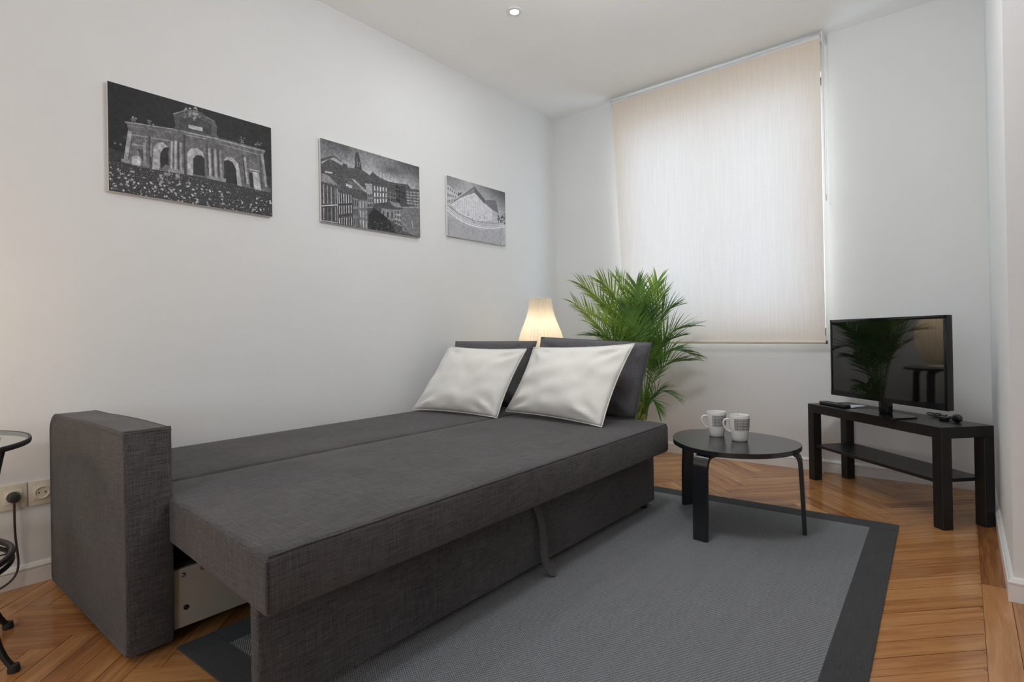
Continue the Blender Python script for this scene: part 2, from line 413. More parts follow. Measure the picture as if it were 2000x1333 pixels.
# ------------------------------------------------------------------ roller blind
YF = YB-.078
t = thing('roller_blind', 'cream translucent roller blind pulled down over the bright window', 'blind', (-1.38, YF, 0))
def rel(o, base=(-1.38, YF, 0)):
    o.location = (-base[0], -base[1], -base[2]); return o
bm = B(); tube(bm, [(-2.094, YF+.012, 2.681), (-.650, YF+.012, 2.693)], .021, 20); rel(link('roller_tube', bm, 'alu', t, True))
bm = B(); n = 60; lay = []
for i in range(n+1):
    s_ = i/n; row = []
    for j in range(13):
        v_ = j/12; z = 2.675+.010*s_ + (.822-.006*s_-2.675-.010*s_)*v_
        x = (-2.090+.085*v_)*(1-s_) + (-.653)*s_
        row.append(bm.verts.new((x, YF-.008+.0025*math.sin(s_*9+v_*2)*v_, z)))
    lay.append(row)
for i in range(n):
    for j in range(12): bm.faces.new((lay[i][j], lay[i+1][j], lay[i+1][j+1], lay[i][j+1]))
rel(link('blind_cloth', bm, 'blind', t, 'all'))
bm = B(); tube(bm, [(-2.01, YF-.008, .821), (-.649, YF-.008, .813)], .0095, 14); bb = rel(link('bottom_bar', bm, 'cream_plastic', t, True)); bb['label'] = 'pale bottom bar of the blind'
for x, z in ((-2.014, .821), (-.646, .813)):
    bm = B(); tube(bm, [(x-.004, YF-.008, z), (x+.004, YF-.008, z)], .0115, 14); rel(link('end_cap', bm, 'black_plastic', bb)).location = (0, 0, 0)
for x, z in ((-2.101, 2.681), (-.643, 2.693)):
    bm = B(); box(bm, (x-.004, YF-.014, z-.03), (x+.004, YB, z+.028), .002); box(bm, (x-.012, YB-.004, z-.034), (x+.012, YB, z+.026), .002)
    rel(link('bracket', bm, 'white_plastic', t))
bm = B()
tube(bm, [(-.638, YF-.012, 2.69), (-.637, YF-.012, 1.72), (-.636, YF-.004, 1.70), (-.632, YF+.006, 1.72), (-.632, YF+.016, 2.69)], .0016, 6)
lathe(bm, [(.0001, -.022), (.005, -.02), (.0065, 0), (.004, .02), (.0001, .022)], 10, (-.636, YF-.004, 1.70))
rel(link('pull_chain', bm, 'white_plastic', t))

# ------------------------------------------------------------------ prints on the wall
def homography(src, dst):
    A = []
    for (x, y), (u, v) in zip(src, dst):
        A.append([x, y, 1, 0, 0, 0, -u*x, -u*y, -u]); A.append([0, 0, 0, x, y, 1, -v*x, -v*y, -v])
    return np.linalg.svd(np.array(A, float))[2][-1].reshape(3, 3)
def fbm(h, w_, scale, seed, octv=4):
    g = np.random.default_rng(seed); out = np.zeros((h, w_)); amp = 1; tot = 0
    for o_ in range(octv):
        gh, gw = max(2, int(h/scale)+2), max(2, int(w_/scale)+2); a = g.random((gh, gw))
        yy = np.linspace(0, gh-1.001, h); xx = np.linspace(0, gw-1.001, w_); yi = yy.astype(int); xi = xx.astype(int); fy = (yy-yi)[:, None]; fx = (xx-xi)[None]
        fy = fy*fy*(3-2*fy); fx = fx*fx*(3-2*fx)
        v = a[yi][:, xi]*(1-fy)*(1-fx)+a[yi+1][:, xi]*fy*(1-fx)+a[yi][:, xi+1]*(1-fy)*fx+a[yi+1][:, xi+1]*fy*fx
        out += v*amp; tot += amp; amp *= .55; scale = max(2, scale/2)
    return out/tot
class Paint:
    W, H_ = 720, 460
    def __init__(s, src): s.h = homography(src, [(0, 0), (1, 0), (1, 1), (0, 1)]); s.im = np.zeros((s.H_, s.W)); s.yy, s.xx = np.mgrid[0:s.H_, 0:s.W]
    def uv(s, p):
        q = s.h @ np.array([p[0], p[1], 1.0]); return q[0]/q[2]*s.W, q[1]/q[2]*s.H_
    def mask(s, pts, raw=False):
        P = pts if raw else [s.uv(p) for p in pts]
        xs = [p[0] for p in P]; ys = [p[1] for p in P]
        x0, x1 = max(0, int(min(xs))-1), min(s.W, int(max(xs))+2); y0, y1 = max(0, int(min(ys))-1), min(s.H_, int(max(ys))+2)
        if x1 <= x0 or y1 <= y0: return None
        X = s.xx[y0:y1, x0:x1]+.5; Y = s.yy[y0:y1, x0:x1]+.5; ins = np.zeros(X.shape, bool)
        for (ax, ay), (bx, by) in zip(P, P[1:]+P[:1]):
            if ay == by: continue
            ins ^= ((ay > Y) != (by > Y)) & (X < (bx-ax)*(Y-ay)/(by-ay)+ax)
        return (slice(y0, y1), slice(x0, x1)), ins
    def poly(s, pts, val, jit=0, a=1.0, raw=False):
        r = s.mask(pts, raw)
        if r is None: return
        sl, m_ = r; v = val + (rng.normal(0, jit, m_.shape) if jit else 0)
        s.im[sl] = np.where(m_, s.im[sl]*(1-a)+v*a, s.im[sl])
    def line(s, a, b, wd, val, al=1.0):
        ax, ay = s.uv(a); bx, by = s.uv(b); d = math.hypot(bx-ax, by-ay) or 1; nx, ny = -(by-ay)/d*wd/2, (bx-ax)/d*wd/2
        s.poly([(ax+nx, ay+ny), (bx+nx, by+ny), (bx-nx, by-ny), (ax-nx, ay-ny)], val, 0, al, True)
    def blob(s, p, r, val, a=1.0, rw=False):
        x, y = p if rw else s.uv(p); x0, x1, y0, y1 = [int(v) for v in (max(0, x-r-1), min(s.W, x+r+2), max(0, y-r-1), min(s.H_, y+r+2))]
        if x1 <= x0 or y1 <= y0: return
        d = np.hypot(s.xx[y0:y1, x0:x1]-x, s.yy[y0:y1, x0:x1]-y); m_ = np.clip(r-d, 0, 1)*a
        s.im[y0:y1, x0:x1] = s.im[y0:y1, x0:x1]*(1-m_)+val*m_
    def image(s, name, gain=1.32):
        v = np.clip(s.im, 0, 255)/255; l_ = np.where(v <= .04045, v/12.92, ((v+.055)/1.055)**2.4)*gain; l_ = np.clip(l_, 0, 1)
        v = np.where(l_ <= .0031308, l_*12.92, 1.055*l_**(1/2.4)-.055)
        im = bpy.data.images.new(name, s.W, s.H_); px = np.ones((s.H_, s.W, 4), np.float32); px[..., :3] = v[::-1, :, None]
        px[..., 2] = np.clip(px[..., 2]*1.02, 0, 1); im.pixels.foreach_set(px.ravel()); im.update(); return im
# --- 1: floodlit stone gate at night above flower beds
p = Paint([(57, 38), (1527, 455), (1515, 1258), (48, 1022)])
u_ = p.xx/p.W; v_ = p.yy/p.H_
p.im[:] = 34+12*u_*v_+5*(fbm(p.H_, p.W, 160, 3)-.5)
p.poly([(50, 640), (220, 690), (200, 760), (48, 745)], 50, 10); p.poly([(1470, 880), (1530, 900), (1530, 1050), (1470, 1030)], 55, 8)
p.blob((205, 545), 9, 66, .7); p.blob((110, 598), 5, 95); p.blob((160, 608), 5, 95)
body = [(205, 405), (300, 412), (640, 470), (1050, 545), (1470, 655), (1450, 700), (1480, 985), (1515, 1010), (1500, 1040), (1250, 990), (900, 905), (600, 855), (430, 835), (165, 770), (190, 735), (235, 490), (222, 430)]
p.poly(body, 92, 22)
p.poly([(640, 335), (745, 300), (860, 300), (1015, 395), (1035, 450), (1030, 520), (1050, 548), (632, 470), (660, 440), (650, 380)], 78, 12)
p.poly([(700, 360), (900, 385), (985, 430), (985, 520), (690, 465)], 62, 9)
for _ in range(70): p.blob((rng.normal(815, 42), rng.normal(325, 26)), rng.uniform(2, 6), rng.uniform(95, 175), .8)
p.poly([(735, 300), (760, 270), (780, 300)], 120); p.poly([(820, 280), (845, 265), (870, 300)], 130)
p.poly([(775, 428), (905, 455), (903, 490), (775, 462)], 158, 16)
for a, b, wd, vl in (((205, 408), (640, 470), 5, 150), ((225, 440), (630, 500), 3, 120), ((250, 520), (630, 580), 5, 140), ((640, 333), (750, 302), 5, 140), ((905, 345), (1020, 400), 4, 120), ((735, 495), (1045, 558), 6, 150), ((740, 520), (930, 556), 4, 140), ((1050, 565), (1465, 668), 6, 150), ((1050, 600), (1440, 705), 4, 130), ((640, 475), (735, 490), 4, 130), ((265, 610), (390, 625), 7, 140), ((1295, 825), (1410, 850), 6, 150), ((330, 470), (420, 485), 3, 110)):
    p.line(a, b, wd, vl, .85)
for a, b, wd, vl in (((248, 490), (205, 740), 15, 150), ((378, 560), (372, 780), 12, 140), ((420, 540), (428, 820), 9, 60), ((438, 600), (430, 720), 8, 135), ((622, 582), (612, 830), 8, 165), ((658, 575), (648, 835), 10, 160), ((680, 585), (676, 835), 6, 55), ((702, 590), (700, 842), 9, 140), ((735, 520), (735, 890), 8, 55), ((938, 600), (944, 890), 10, 66), ((958, 640), (962, 890), 11, 165), ((985, 640), (990, 895), 5, 55), ((1010, 645), (1015, 900), 11, 160), ((1035, 650), (1040, 905), 6, 60), ((1058, 660), (1062, 910), 8, 140), ((1262, 700), (1280, 970), 8, 62), ((1278, 720), (1298, 962), 12, 155), ((1440, 690), (1465, 985), 12, 150), ((1415, 700), (1430, 1000), 6, 60)):
    p.line(a, b, wd, vl, .85)
p.poly([(262, 800), (268, 670), (350, 660), (335, 800)], 110, 8); p.blob((300, 750), 20, 185, .6); p.blob((296, 775), 18, 195, .7); p.poly([(320, 650), (365, 655), (362, 760), (325, 700)], 66, 6)
p.poly([(290, 545), (385, 560), (380, 595), (290, 580)], 95, 30)
for br, dk in (([(440, 835), (455, 640), (490, 595), (540, 590), (590, 628), (545, 642), (516, 690), (505, 835)], [(515, 830), (516, 690), (548, 640), (592, 634), (588, 800), (560, 790)]), ([(755, 890), (760, 680), (790, 645), (850, 640), (900, 680), (918, 730), (880, 703), (830, 703), (812, 740), (806, 885)], [(808, 875), (812, 735), (850, 703), (892, 715), (914, 745), (912, 895)]), ([(1085, 750), (1120, 714), (1170, 725), (1218, 780), (1248, 990), (1204, 972), (1195, 825), (1160, 762), (1125, 745)], [(1085, 945), (1090, 760), (1128, 746), (1168, 768), (1196, 830), (1205, 972)])):
    p.poly(br, 158, 10); p.poly(dk, 40, 5)
p.poly([(1345, 852), (1402, 862), (1420, 1022), (1360, 1012)], 165, 10); p.poly([(1313, 858), (1345, 862), (1352, 1000), (1322, 990)], 44, 4); p.poly([(1300, 750), (1400, 775), (1402, 815), (1300, 790)], 95, 34)
p.poly([(585, 818), (725, 846), (722, 885), (580, 856)], 125, 14); p.poly([(930, 884), (1105, 915), (1100, 955), (925, 925)], 125, 14); p.poly([(165, 735), (240, 748), (240, 778), (160, 765)], 120, 12); p.poly([(340, 768), (395, 775), (395, 800), (335, 795)], 110, 10)
for c_, n_ in (((278, 385), 22), ((430, 415), 16), ((1255, 578), 16), ((1400, 602), 16)):
    for _ in range(n_): p.blob((c_[0]+rng.normal(0, 13), c_[1]+rng.normal(0, 14)), rng.uniform(2, 5), rng.uniform(75, 145), .8)
tex = fbm(p.H_, p.W, 14, 5, 3); p.im *= .72+.56*tex
gy = lambda x: 745+(x-50)*.205
p.poly([(44, 742), (420, 828), (900, 905), (1250, 985), (1530, 1050), (1530, 1280), (40, 1040)], 52, 14)
for _ in range(1500):
    x = rng.uniform(48, 1520); y = gy(x)+rng.uniform(0, 260)**1.0; y = min(y, 1030+(x-48)*.16+20)
    p.blob((x, y), rng.uniform(1.2, 2.6), rng.choice([30, 80, 115, 145, 175]), .8)
for _ in range(170):
    x = rng.uniform(60, 1510); y = gy(x)+rng.uniform(60, 270); cx_, cy_ = p.uv((x, y)); r_ = rng.uniform(1.8, 4.6)
    for _k in range(3): p.blob((cx_+rng.normal(0, r_*.6), cy_+rng.normal(0, r_*.5)), r_, rng.uniform(140, 190), .9, True)
for _ in range(26): p.blob((rng.uniform(500, 690), rng.uniform(870, 960)), rng.uniform(3, 8), rng.uniform(110, 165), .8)
img1 = p.image('print_gate_at_night')
# --- 2: rooftops of an old town under clouds
p = Paint([(145, 95), (1103, 383), (1095, 1072), (128, 915)])
u_ = p.xx/p.W; v_ = p.yy/p.H_
sky = 78+120*np.clip(v_*1.9-.05*u_, 0, .75)+35*np.exp(-((u_-.5)/.25)**2)-40*np.clip((u_-.75)*3, 0, 1)*np.clip(.6-v_, 0, 1)
p.im[:] = sky+46*(fbm(p.H_, p.W, 120, 9)-.5)-45*np.exp(-((u_-.68)/.12)**2-((v_-.16)/.07)**2)
hill = [(140, 300), (270, 268), (300, 285), (360, 345), (470, 372), (550, 410), (620, 462), (650, 428), (690, 465), (735, 492), (800, 522), (870, 538), (990, 553), (1020, 595), (1100, 605), (1100, 1080), (120, 920)]
p.poly(hill, 74, 26)
p.poly([(478, 385), (480, 280), (495, 230), (512, 236), (530, 310), (545, 405)], 66, 14); p.line((498, 300), (505, 380), 4, 150); p.line((520, 330), (525, 385), 4, 130); p.line((742, 430), (744, 492), 3, 60); p.line((340, 260), (342, 345), 1.5, 80); p.line((310, 230), (315, 300), 1.5, 90); p.line((820, 470), (822, 522), 2, 90)
for q, vl in (([(145, 330), (270, 285), (360, 345), (355, 365), (230, 300), (145, 350)], 150), ([(142, 440), (200, 455), (320, 570), (138, 522)], 128), ([(180, 420), (255, 430), (250, 445), (180, 435)], 170), ([(355, 490), (420, 495), (560, 620), (440, 585), (440, 560)], 96), ([(430, 490), (470, 505), (600, 625), (570, 630)], 150), ([(380, 540), (440, 560), (440, 590), (385, 570)], 175), ([(570, 540), (640, 545), (640, 700), (585, 640)], 150), ([(400, 355), (470, 372), (470, 395), (400, 385)], 140)):
    p.poly(q, vl, 14)
def facade(q, base, nx, ny, wval, fw_=.55, fh_=.62, jit=10):
    p.poly(q, base, jit); a, b, c_, d_ = [np.array(v, float) for v in q]
    for i in range(nx):
        for j in range(ny):
            s0, s1 = (i+.5-fw_/2)/nx, (i+.5+fw_/2)/nx; t0, t1 = (j+.5-fh_/2)/ny, (j+.5+fh_/2)/ny
            P = [((1-t)*((1-s)*a+s*b)+t*((1-s)*d_+s*c_)) for s, t in ((s0, t0), (s1, t0), (s1, t1), (s0, t1))]; p.poly([tuple(v) for v in P], wval+rng.normal(0, 12), 6)
facade([(142, 535), (292, 582), (290, 752), (136, 752)], 70, 4, 1, 130, .3, .9); facade([(134, 770), (290, 760), (288, 928), (130, 905)], 66, 4, 1, 120, .3, .85)
p.line((134, 762), (292, 752), 6, 185); p.line((132, 905), (288, 930), 5, 165); p.line((292, 590), (290, 930), 4, 175)
facade([(298, 625), (440, 655), (438, 735), (298, 742)], 60, 6, 1, 175, .35, .95); facade([(298, 760), (438, 752), (437, 830), (296, 850)], 60, 6, 1, 180, .35, .95); facade([(296, 880), (437, 868), (435, 960), (292, 938)], 55, 6, 1, 170, .35, .95)
p.line((296, 750), (440, 742), 4, 45); p.line((296, 862), (438, 848), 4, 45)
facade([(444, 680), (500, 695), (498, 960), (442, 965)], 120, 3, 3, 60, .4, .7); facade([(502, 700), (590, 700), (582, 1000), (500, 975)], 105, 3, 3, 160, .4, .7)
facade([(590, 640), (645, 640), (640, 780), (588, 780)], 130, 3, 3, 60)
facade([(650, 558), (790, 580), (786, 735), (648, 745)], 92, 5, 3, 195, .4, .7); facade([(790, 620), (868, 640), (864, 730), (788, 720)], 105, 3, 2, 60); facade([(870, 552), (965, 572), (962, 742), (868, 722)], 66, 4, 4, 46); facade([(970, 610), (1098, 622), (1095, 765), (972, 745)], 92, 4, 5, 165, .7, .35)
p.poly([(700, 735), (850, 715), (915, 785), (760, 775)], 70, 14); p.poly([(800, 715), (900, 735), (920, 780), (850, 770)], 130, 10)
facade([(722, 782), (850, 800), (845, 910), (722, 900)], 125, 3, 1, 55, .35, .5); facade([(852, 800), (915, 800), (912, 960), (850, 930)], 150, 4, 3, 60)
p.poly([(918, 790), (1095, 765), (1090, 1068), (918, 1005)], 108, 12); p.line((925, 775), (1095, 770), 5, 160); p.line((920, 910), (1030, 1045), 6, 140); p.line((1020, 900), (1022, 980), 5, 165); p.line((940, 960), (980, 1040), 5, 70)
p.poly([(595, 850), (650, 780), (720, 830), (800, 900), (845, 1000), (850, 1020), (585, 985)], 44, 12)
for _ in range(160): p.blob((rng.uniform(590, 910), rng.uniform(900, 1040)), rng.uniform(1.5, 4), rng.choice([35, 60, 100, 160]), .7)
for _ in range(700):
    x = rng.uniform(140, 1090); y = rng.uniform(420, 640)+(x-140)*.14; p.line((x, y), (x+rng.uniform(8, 22), y+rng.uniform(2, 8)), 1.4, rng.choice([35, 60, 110, 150]), .6)
p.im *= .82+.36*fbm(p.H_, p.W, 10, 21, 2)
img2 = p.image('print_old_town_roofs')
# --- 3: corner building with light trails, pale
p = Paint([(1370, 465), (1940, 628), (1935, 1148), (1366, 1055)])
u_ = p.xx/p.W; v_ = p.yy/p.H_
p.im[:] = 172-70*np.clip(.38-v_, 0, 1)*np.clip(abs(u_-.35)*2.6+.25, 0, 1.3)*2-34*np.clip(u_-.75, 0, 1)*3*(v_ < .5)+26*(fbm(p.H_, p.W, 140, 31)-.5)
p.poly([(1366, 765), (1500, 905), (1700, 985), (1935, 955), (1935, 1160), (1360, 1060)], 168, 5)
p.poly([(1368, 860), (1560, 960), (1700, 1000), (1900, 985), (1890, 1140), (1366, 1050)], 158, 5)
facade([(1370, 555), (1482, 640), (1440, 715), (1368, 760)], 178, 5, 3, 90, .4, .5); facade([(1480, 640), (1520, 628), (1500, 660), (1470, 668)], 100, 2, 1, 70)
p.poly([(1398, 745), (1640, 622), (1738, 725), (1812, 800), (1806, 905), (1640, 912), (1480, 835)], 196, 9)
p.poly([(1405, 742), (1640, 580), (1640, 635), (1480, 690)], 128, 16); p.poly([(1640, 580), (1742, 705), (1735, 742), (1640, 632)], 98, 14); p.poly([(1735, 710), (1848, 712), (1872, 832), (1812, 800), (1740, 735)], 108, 10)
for x in range(1450, 1800, 22):
    y0_ = 735-(x-1400)*.44 if x < 1640 else 640+(x-1640)*1.0; y1_ = 790+(x-1400)*.42 if x < 1640 else 905
    p.line((x, y0_+12), (x, min(y1_, 905)), 3, 150, .7)
for k_ in range(4):
    p.line((1420+k_*12, 745+k_*22), (1640, 665+k_*55), 2, 140, .5); p.line((1640, 665+k_*55), (1800, 800+k_*28), 2, 140, .5)
p.line((1405, 742), (1640, 580), 5, 84); p.line((1640, 580), (1742, 706), 6, 78); p.line((1640, 560), (1640, 585), 2, 90); p.line((1742, 706), (1848, 712), 4, 84); p.line((1848, 712), (1872, 835), 4, 84)
for _ in range(110): p.blob((rng.uniform(1560, 1900), rng.normal(880, 22)), rng.uniform(2, 7), rng.choice([100, 140, 170, 215]), .7)
def curve(P, wd, vl):
    q = bez([(a, b, 0) for a, b in P], 18)
    for a, b in zip(q, q[1:]): p.line(a[:2], b[:2], wd, vl, .9)
for k_ in range(6): curve([(1368, 775+k_*9), (1480, 880+k_*9), (1620, 985+k_*4), (1790, 990+k_*2), (1930, 945+k_*5)], 5, (225, 130, 215, 190, 230, 150)[k_])
curve([(1368, 760), (1470, 830), (1600, 930), (1760, 950), (1930, 915)], 4, 110)
for _ in range(80): p.blob((rng.uniform(1862, 1935), rng.normal(885, 24)), rng.uniform(3, 9), rng.choice([50, 70, 95, 190]), .8)
p.line((1920, 840), (1925, 945), 4, 60); curve([(1893, 955), (1898, 1020), (1920, 1060), (1915, 1090), (1870, 1130)], 3, 84)
for k_ in range(7): p.line((1375, 938+k_*16), (1377, 948+k_*16), 5, 70)
p.im *= .9+.2*fbm(p.H_, p.W, 16, 41, 3)
img3 = p.image('print_corner_building')
def print_mat(name, im):
    k = NT(name); tx = k.add('ShaderNodeTexImage'); tx.image = im; tx.extension = 'EXTEND'; uvn = k.add('ShaderNodeUVMap', uv_map='print')
    k.l(uvn.outputs[0], tx.inputs[0]); k.l(tx.outputs[0], k.b.inputs['Base Color']); k.b.inputs['Roughness'].default_value = .5; k.b.inputs['Specular IOR Level'].default_value = .25; return k.m
for nm, im, (y0_, y1_, z0_, z1_), lab in (
    ('print_face_gate', img1, (.7115, 1.3958, 1.5034, 1.9488), 'large black and white print of a floodlit triple stone gate at night'),
    ('print_face_roofs', img2, (1.6706, 2.3704, 1.5212, 1.973), 'black and white print of old town rooftops under clouds, middle of three'),
    ('print_face_corner', img3, (2.6144, 3.2245, 1.5681, 1.9729), 'smallest pale grey print of a corner building with light trails')):
    M[nm] = print_mat(nm, im)
    cy_, cz_ = (y0_+y1_)/2, (z0_+z1_)/2
    t = thing('wall_print', lab, 'picture', (XL, cy_, z0_), 0, 'black and white prints in a row on the left wall')
    hw, hh = (y1_-y0_)/2, z1_-z0_
    bm = B(); box(bm, (.004, -hw, 0), (.019, hw, hh), .0008, 1); link('board', bm, 'white_plastic', t)
    bm = B(); lay = bm.loops.layers.uv.new('print')
    vs = [bm.verts.new(q) for q in ((.0196, -hw, 0), (.0196, hw, 0), (.0196, hw, hh), (.0196, -hw, hh))]
    f = bm.faces.new(vs)
    for l, q in zip(f.loops, ((0, 0), (1, 0), (1, 1), (0, 1))): l[lay].uv = q
    ex = bmesh.ops.extrude_face_region(bm, geom=[f]); vv = [g for g in ex['geom'] if isinstance(g, bmesh.types.BMVert)]
    bmesh.ops.translate(bm, verts=vv, vec=(-.0012, 0, 0))
    link('print_face', bm, nm, t)

# ------------------------------------------------------------------ rug
t = thing('rug', 'grey flat woven rug with a charcoal border under sofa bed and table', 'rug', (rugC.x, rugC.y, 0), rugA)
bm = B(); box(bm, (-.70, -1.075, 0), (.70, 1.075, .006), .001, 1); link('rug_field', bm, 'rug', t)
for q in (((-.8, 1.0725, 0), (.8, 1.175, .007)), ((-.8, -1.175, 0), (.8, -1.0725, .007)), ((-.8, -1.0725, 0), (-.6975, 1.0725, .007)), ((.6975, -1.0725, 0), (.8, 1.0725, .007))):
    bm = B(); box(bm, *q, .0015, 1); link('rug_border', bm, 'rug_edge', t)
RZ = .0073

# ------------------------------------------------------------------ sofa bed
def soft_quad(poly, z0, z1, bev, seg=4, sag=0, sub=0, ztop=None):
    bm = B(); n = len(poly)
    a = [bm.verts.new((p_[0], p_[1], z0 if len(p_) < 3 else p_[2])) for p_ in poly]; b = [bm.verts.new((p_[0], p_[1], z1 if len(p_) < 4 else p_[3])) for p_ in poly]
    bm.faces.new(a[::-1]); bm.faces.new(b)
    for i in range(n): bm.faces.new((a[i], a[(i+1) % n], b[(i+1) % n], b[i]))
    bmesh.ops.bevel(bm, geom=bm.edges[:], offset=bev, segments=seg, profile=.55, affect='EDGES')
    if sub:
        bmesh.ops.triangulate(bm, faces=[f for f in bm.faces if len(f.verts) > 4])
        bmesh.ops.subdivide_edges(bm, edges=[e for e in bm.edges if e.calc_length() > .12], cuts=sub, use_grid_fill=True)
    return bm
sb = thing('sofa_bed', 'charcoal grey fabric sofa bed pulled out flat along the left wall', 'sofa bed', (-1.9, .5, 0))
def S(name, bm, mat='sofa', smooth=True, parent=None):
    o = link(name, bm, mat, parent or sb, smooth)
    o.location = (1.9, -.5, 0) if parent is None else (0, 0, 0); return o
# armrest: padded slab with welted front and top seams
bm = B(); N = 26
AX0, AX1, AY0, AY1, AZ0, AZ1 = -2.605, -1.785, .503, .618, .02, .648
outl = []
Rb, Rf = .10, .018
for i in range(9): a_ = PI - PI/2*i/8; outl.append((AX0+Rb+Rb*math.cos(a_), AZ1-.034-Rb*.62+Rb*.62*math.sin(a_)+.018))
outl += [(AX0+.25+(AX1-AX0-.27)*i/6, AZ1-.016+.003*(i/6)+.004*math.sin(PI*(i/6))) for i in range(7)]
outl += [(AX1-.004, AZ1-.010), (AX1, AZ1-.022), (AX1+.004, .35), (AX1, .05), (AX1-.008, AZ0), (AX0+.012, AZ0), (AX0, AZ0+.012), (AX0, .3)]
rings = []
for yy_, sh in ((AY0+.0, .012), (AY0-.004, .004), (AY0-.002, .0), (AY0+.006, -.003), (AY1-.006, -.003), (AY1, 0), (AY1, .012)):
    cx_ = (AX0+AX1)/2; cz_ = .33
    rings.append([bm.verts.new((x+(cx_-x)*sh*1.2/.45, yy_, z+(cz_-z)*sh/.32)) for x, z in outl])
for a_, b_ in zip(rings, rings[1:]):
    for j in range(len(outl)): bm.faces.new((a_[j], a_[(j+1) % len(outl)], b_[(j+1) % len(outl)], b_[j]))
bm.faces.new(rings[0]); bm.faces.new(rings[-1])
arm = S('armrest', bm)
for p_ in arm.data.polygons: p_.use_smooth = len(p_.vertices) < 12
bm = B()
for yy_ in (AY0+.001, AY1-.002): tube(bm, [(x, yy_, z+.001) for x, z in outl[3:18]], .0032, 6)
tube(bm, [(AX1-.001, AY0+.001, AZ1-.016), (AX1+.001, (AY0+AY1)/2, AZ1-.013), (AX1-.001, AY1-.002, AZ1-.016)], .0032, 6)
S('piping', bm, 'sofa', True, arm).location = (0, 0, 0)
for x in (-2.54, -1.85):
    bm = B(); box(bm, (x-.03, .53, 0), (x+.03, .59, AZ0+.004), .002); S('foot', bm, 'black_plastic', True)
# pulled-out mattress half and wall half
def cushion_slab(P, z0s, z1s, nx, ny, rad, crown, seed):
    # P: four plan corners (near-front, near-back, far-back, far-front); rounded slab built as a grid
    bm = B(); P = [Vector(q) for q in P]; loop = []
    def pt(s, t_): return (P[0]*(1-s)+P[1]*s)*(1-t_)+(P[3]*(1-s)+P[2]*s)*t_
    L = (P[3]-P[0]).length; Wd = (P[1]-P[0]).length
    def axis(n, ln):
        e = [rad*(1-math.cos(PI/2*i/4))/ln for i in range(5)]; m_ = [e[-1]+(1-2*e[-1])*i/n for i in range(1, n)]
        return e+m_+[1-v for v in e[::-1]]
    sa, ta = axis(nx, Wd), axis(ny, L); top = {}; bot = {}
    def drop(d): return rad-math.sqrt(max(0, rad*rad-max(0, rad-d)**2))
    for i, s in enumerate(sa):
        for j, t_ in enumerate(ta):
            p2 = pt(s, t_); ds = min(s, 1-s)*Wd; dt = min(t_, 1-t_)*L
            h = drop(ds)+drop(dt); h = min(h, rad*1.15)
            zt = z1s[0]*(1-t_)+z1s[1]*t_; zb = z0s[0]*(1-t_)+z0s[1]*t_
            cr = crown*(1-(2*s-1)**4)*(1-(2*t_-1)**6)+.0028*noise.noise((p2.x*5+seed, p2.y*4, 0))*(ds > .03)
            top[i, j] = bm.verts.new((p2.x, p2.y, zt-h+cr)); bot[i, j] = bm.verts.new((p2.x, p2.y, zb+h*.7))
    I, J = len(sa), len(ta)
    for i in range(I-1):
        for j in range(J-1):
            bm.faces.new((top[i, j], top[i+1, j], top[i+1, j+1], top[i, j+1])); bm.faces.new((bot[i, j], bot[i, j+1], bot[i+1, j+1], bot[i+1, j]))
    per = [(i, 0) for i in range(I)]+[(I-1, j) for j in range(1, J)]+[(i, J-1) for i in range(I-2, -1, -1)]+[(0, j) for j in range(J-2, 0, -1)]
    for a_, b_ in zip(per, per[1:]+per[:1]): bm.faces.new((top[a_], top[b_], bot[b_], bot[a_]))
    return bm
front = S('mattress_front', cushion_slab([(-1.128, .563), (-1.985, .622), (-1.985, 2.765), (-1.140, 2.607)], (.303, .297), (.436, .440), 10, 22, .016, .004, 1), 'sofa', 'all')
S('mattress_back', cushion_slab([(-1.993, .624), (-2.60, .624), (-2.60, 2.79), (-1.993, 2.767)], (.30, .30), (.438, .440), 8, 22, .016, .003, 5), 'sofa', 'all')
bm = B()
NF, FF = (-1.1285, .5635), (-1.1405, 2.6045)
tube(bm, [(NF[0], NF[1], .318), (NF[0]+.001, NF[1]-.001, .37), (NF[0], NF[1], .425)], .0028, 6)
tube(bm, [(NF[0]-.003+(FF[0]-NF[0])*i/20, NF[1]+.006+(FF[1]-NF[1]-.012)*i/20, .432+.004*i/20) for i in range(21)], .0022, 6)
S('piping', bm, 'sofa', True, front)
# pulled-out front panel, its feet, the dark platform under the mattress
pan = S('front_panel', (lambda b_: (box(b_, (-1.277, .598, .03), (-1.240, 2.657, .302), .006, 3), b_)[1])(B()))
for y in (.66, 2.575):
    bm = B(); lathe(bm, [(.016, RZ), (.017, RZ+.002), (.018, .031)], 16, (-1.262, y, 0), cap=(True, True)); S('foot', bm, 'black_plastic', True)
bm = B(); box(bm, (-1.80, .66, .272), (-1.279, 2.63, .298)); S('platform', bm, 'liner', False)
bm = B(); box(bm, (-2.60, .632, .05), (-1.815, 2.62, .225), .002); box(bm, (-2.60, .632, .225), (-1.90, 2.62, .297)); S('base_frame', bm, 'liner', False)
bd = S('base_board', (lambda b_: (box(b_, (-1.815, .622, .042), (-1.798, 2.62, .214), .0015, 1), b_)[1])(B()), 'board'); bd['label'] = 'pale unfinished base board with screws'
for y, z, r_, mt in ((.655, .098, .0075, 'dark_metal'), (.648, .196, .006, 'chrome'), (.700, .199, .006, 'chrome')):
    bm = B(); lathe(bm, [(.0001, .0025), (r_*.35, .0015), (r_*.5, .003), (r_, .0022), (r_, 0)], 14)
    bmesh.ops.transform(bm, matrix=Matrix.Translation((-1.798, y, z)) @ Matrix.Rotation(PI/2, 4, 'Y'), verts=bm.verts); S('screw', bm, mt, True, bd)
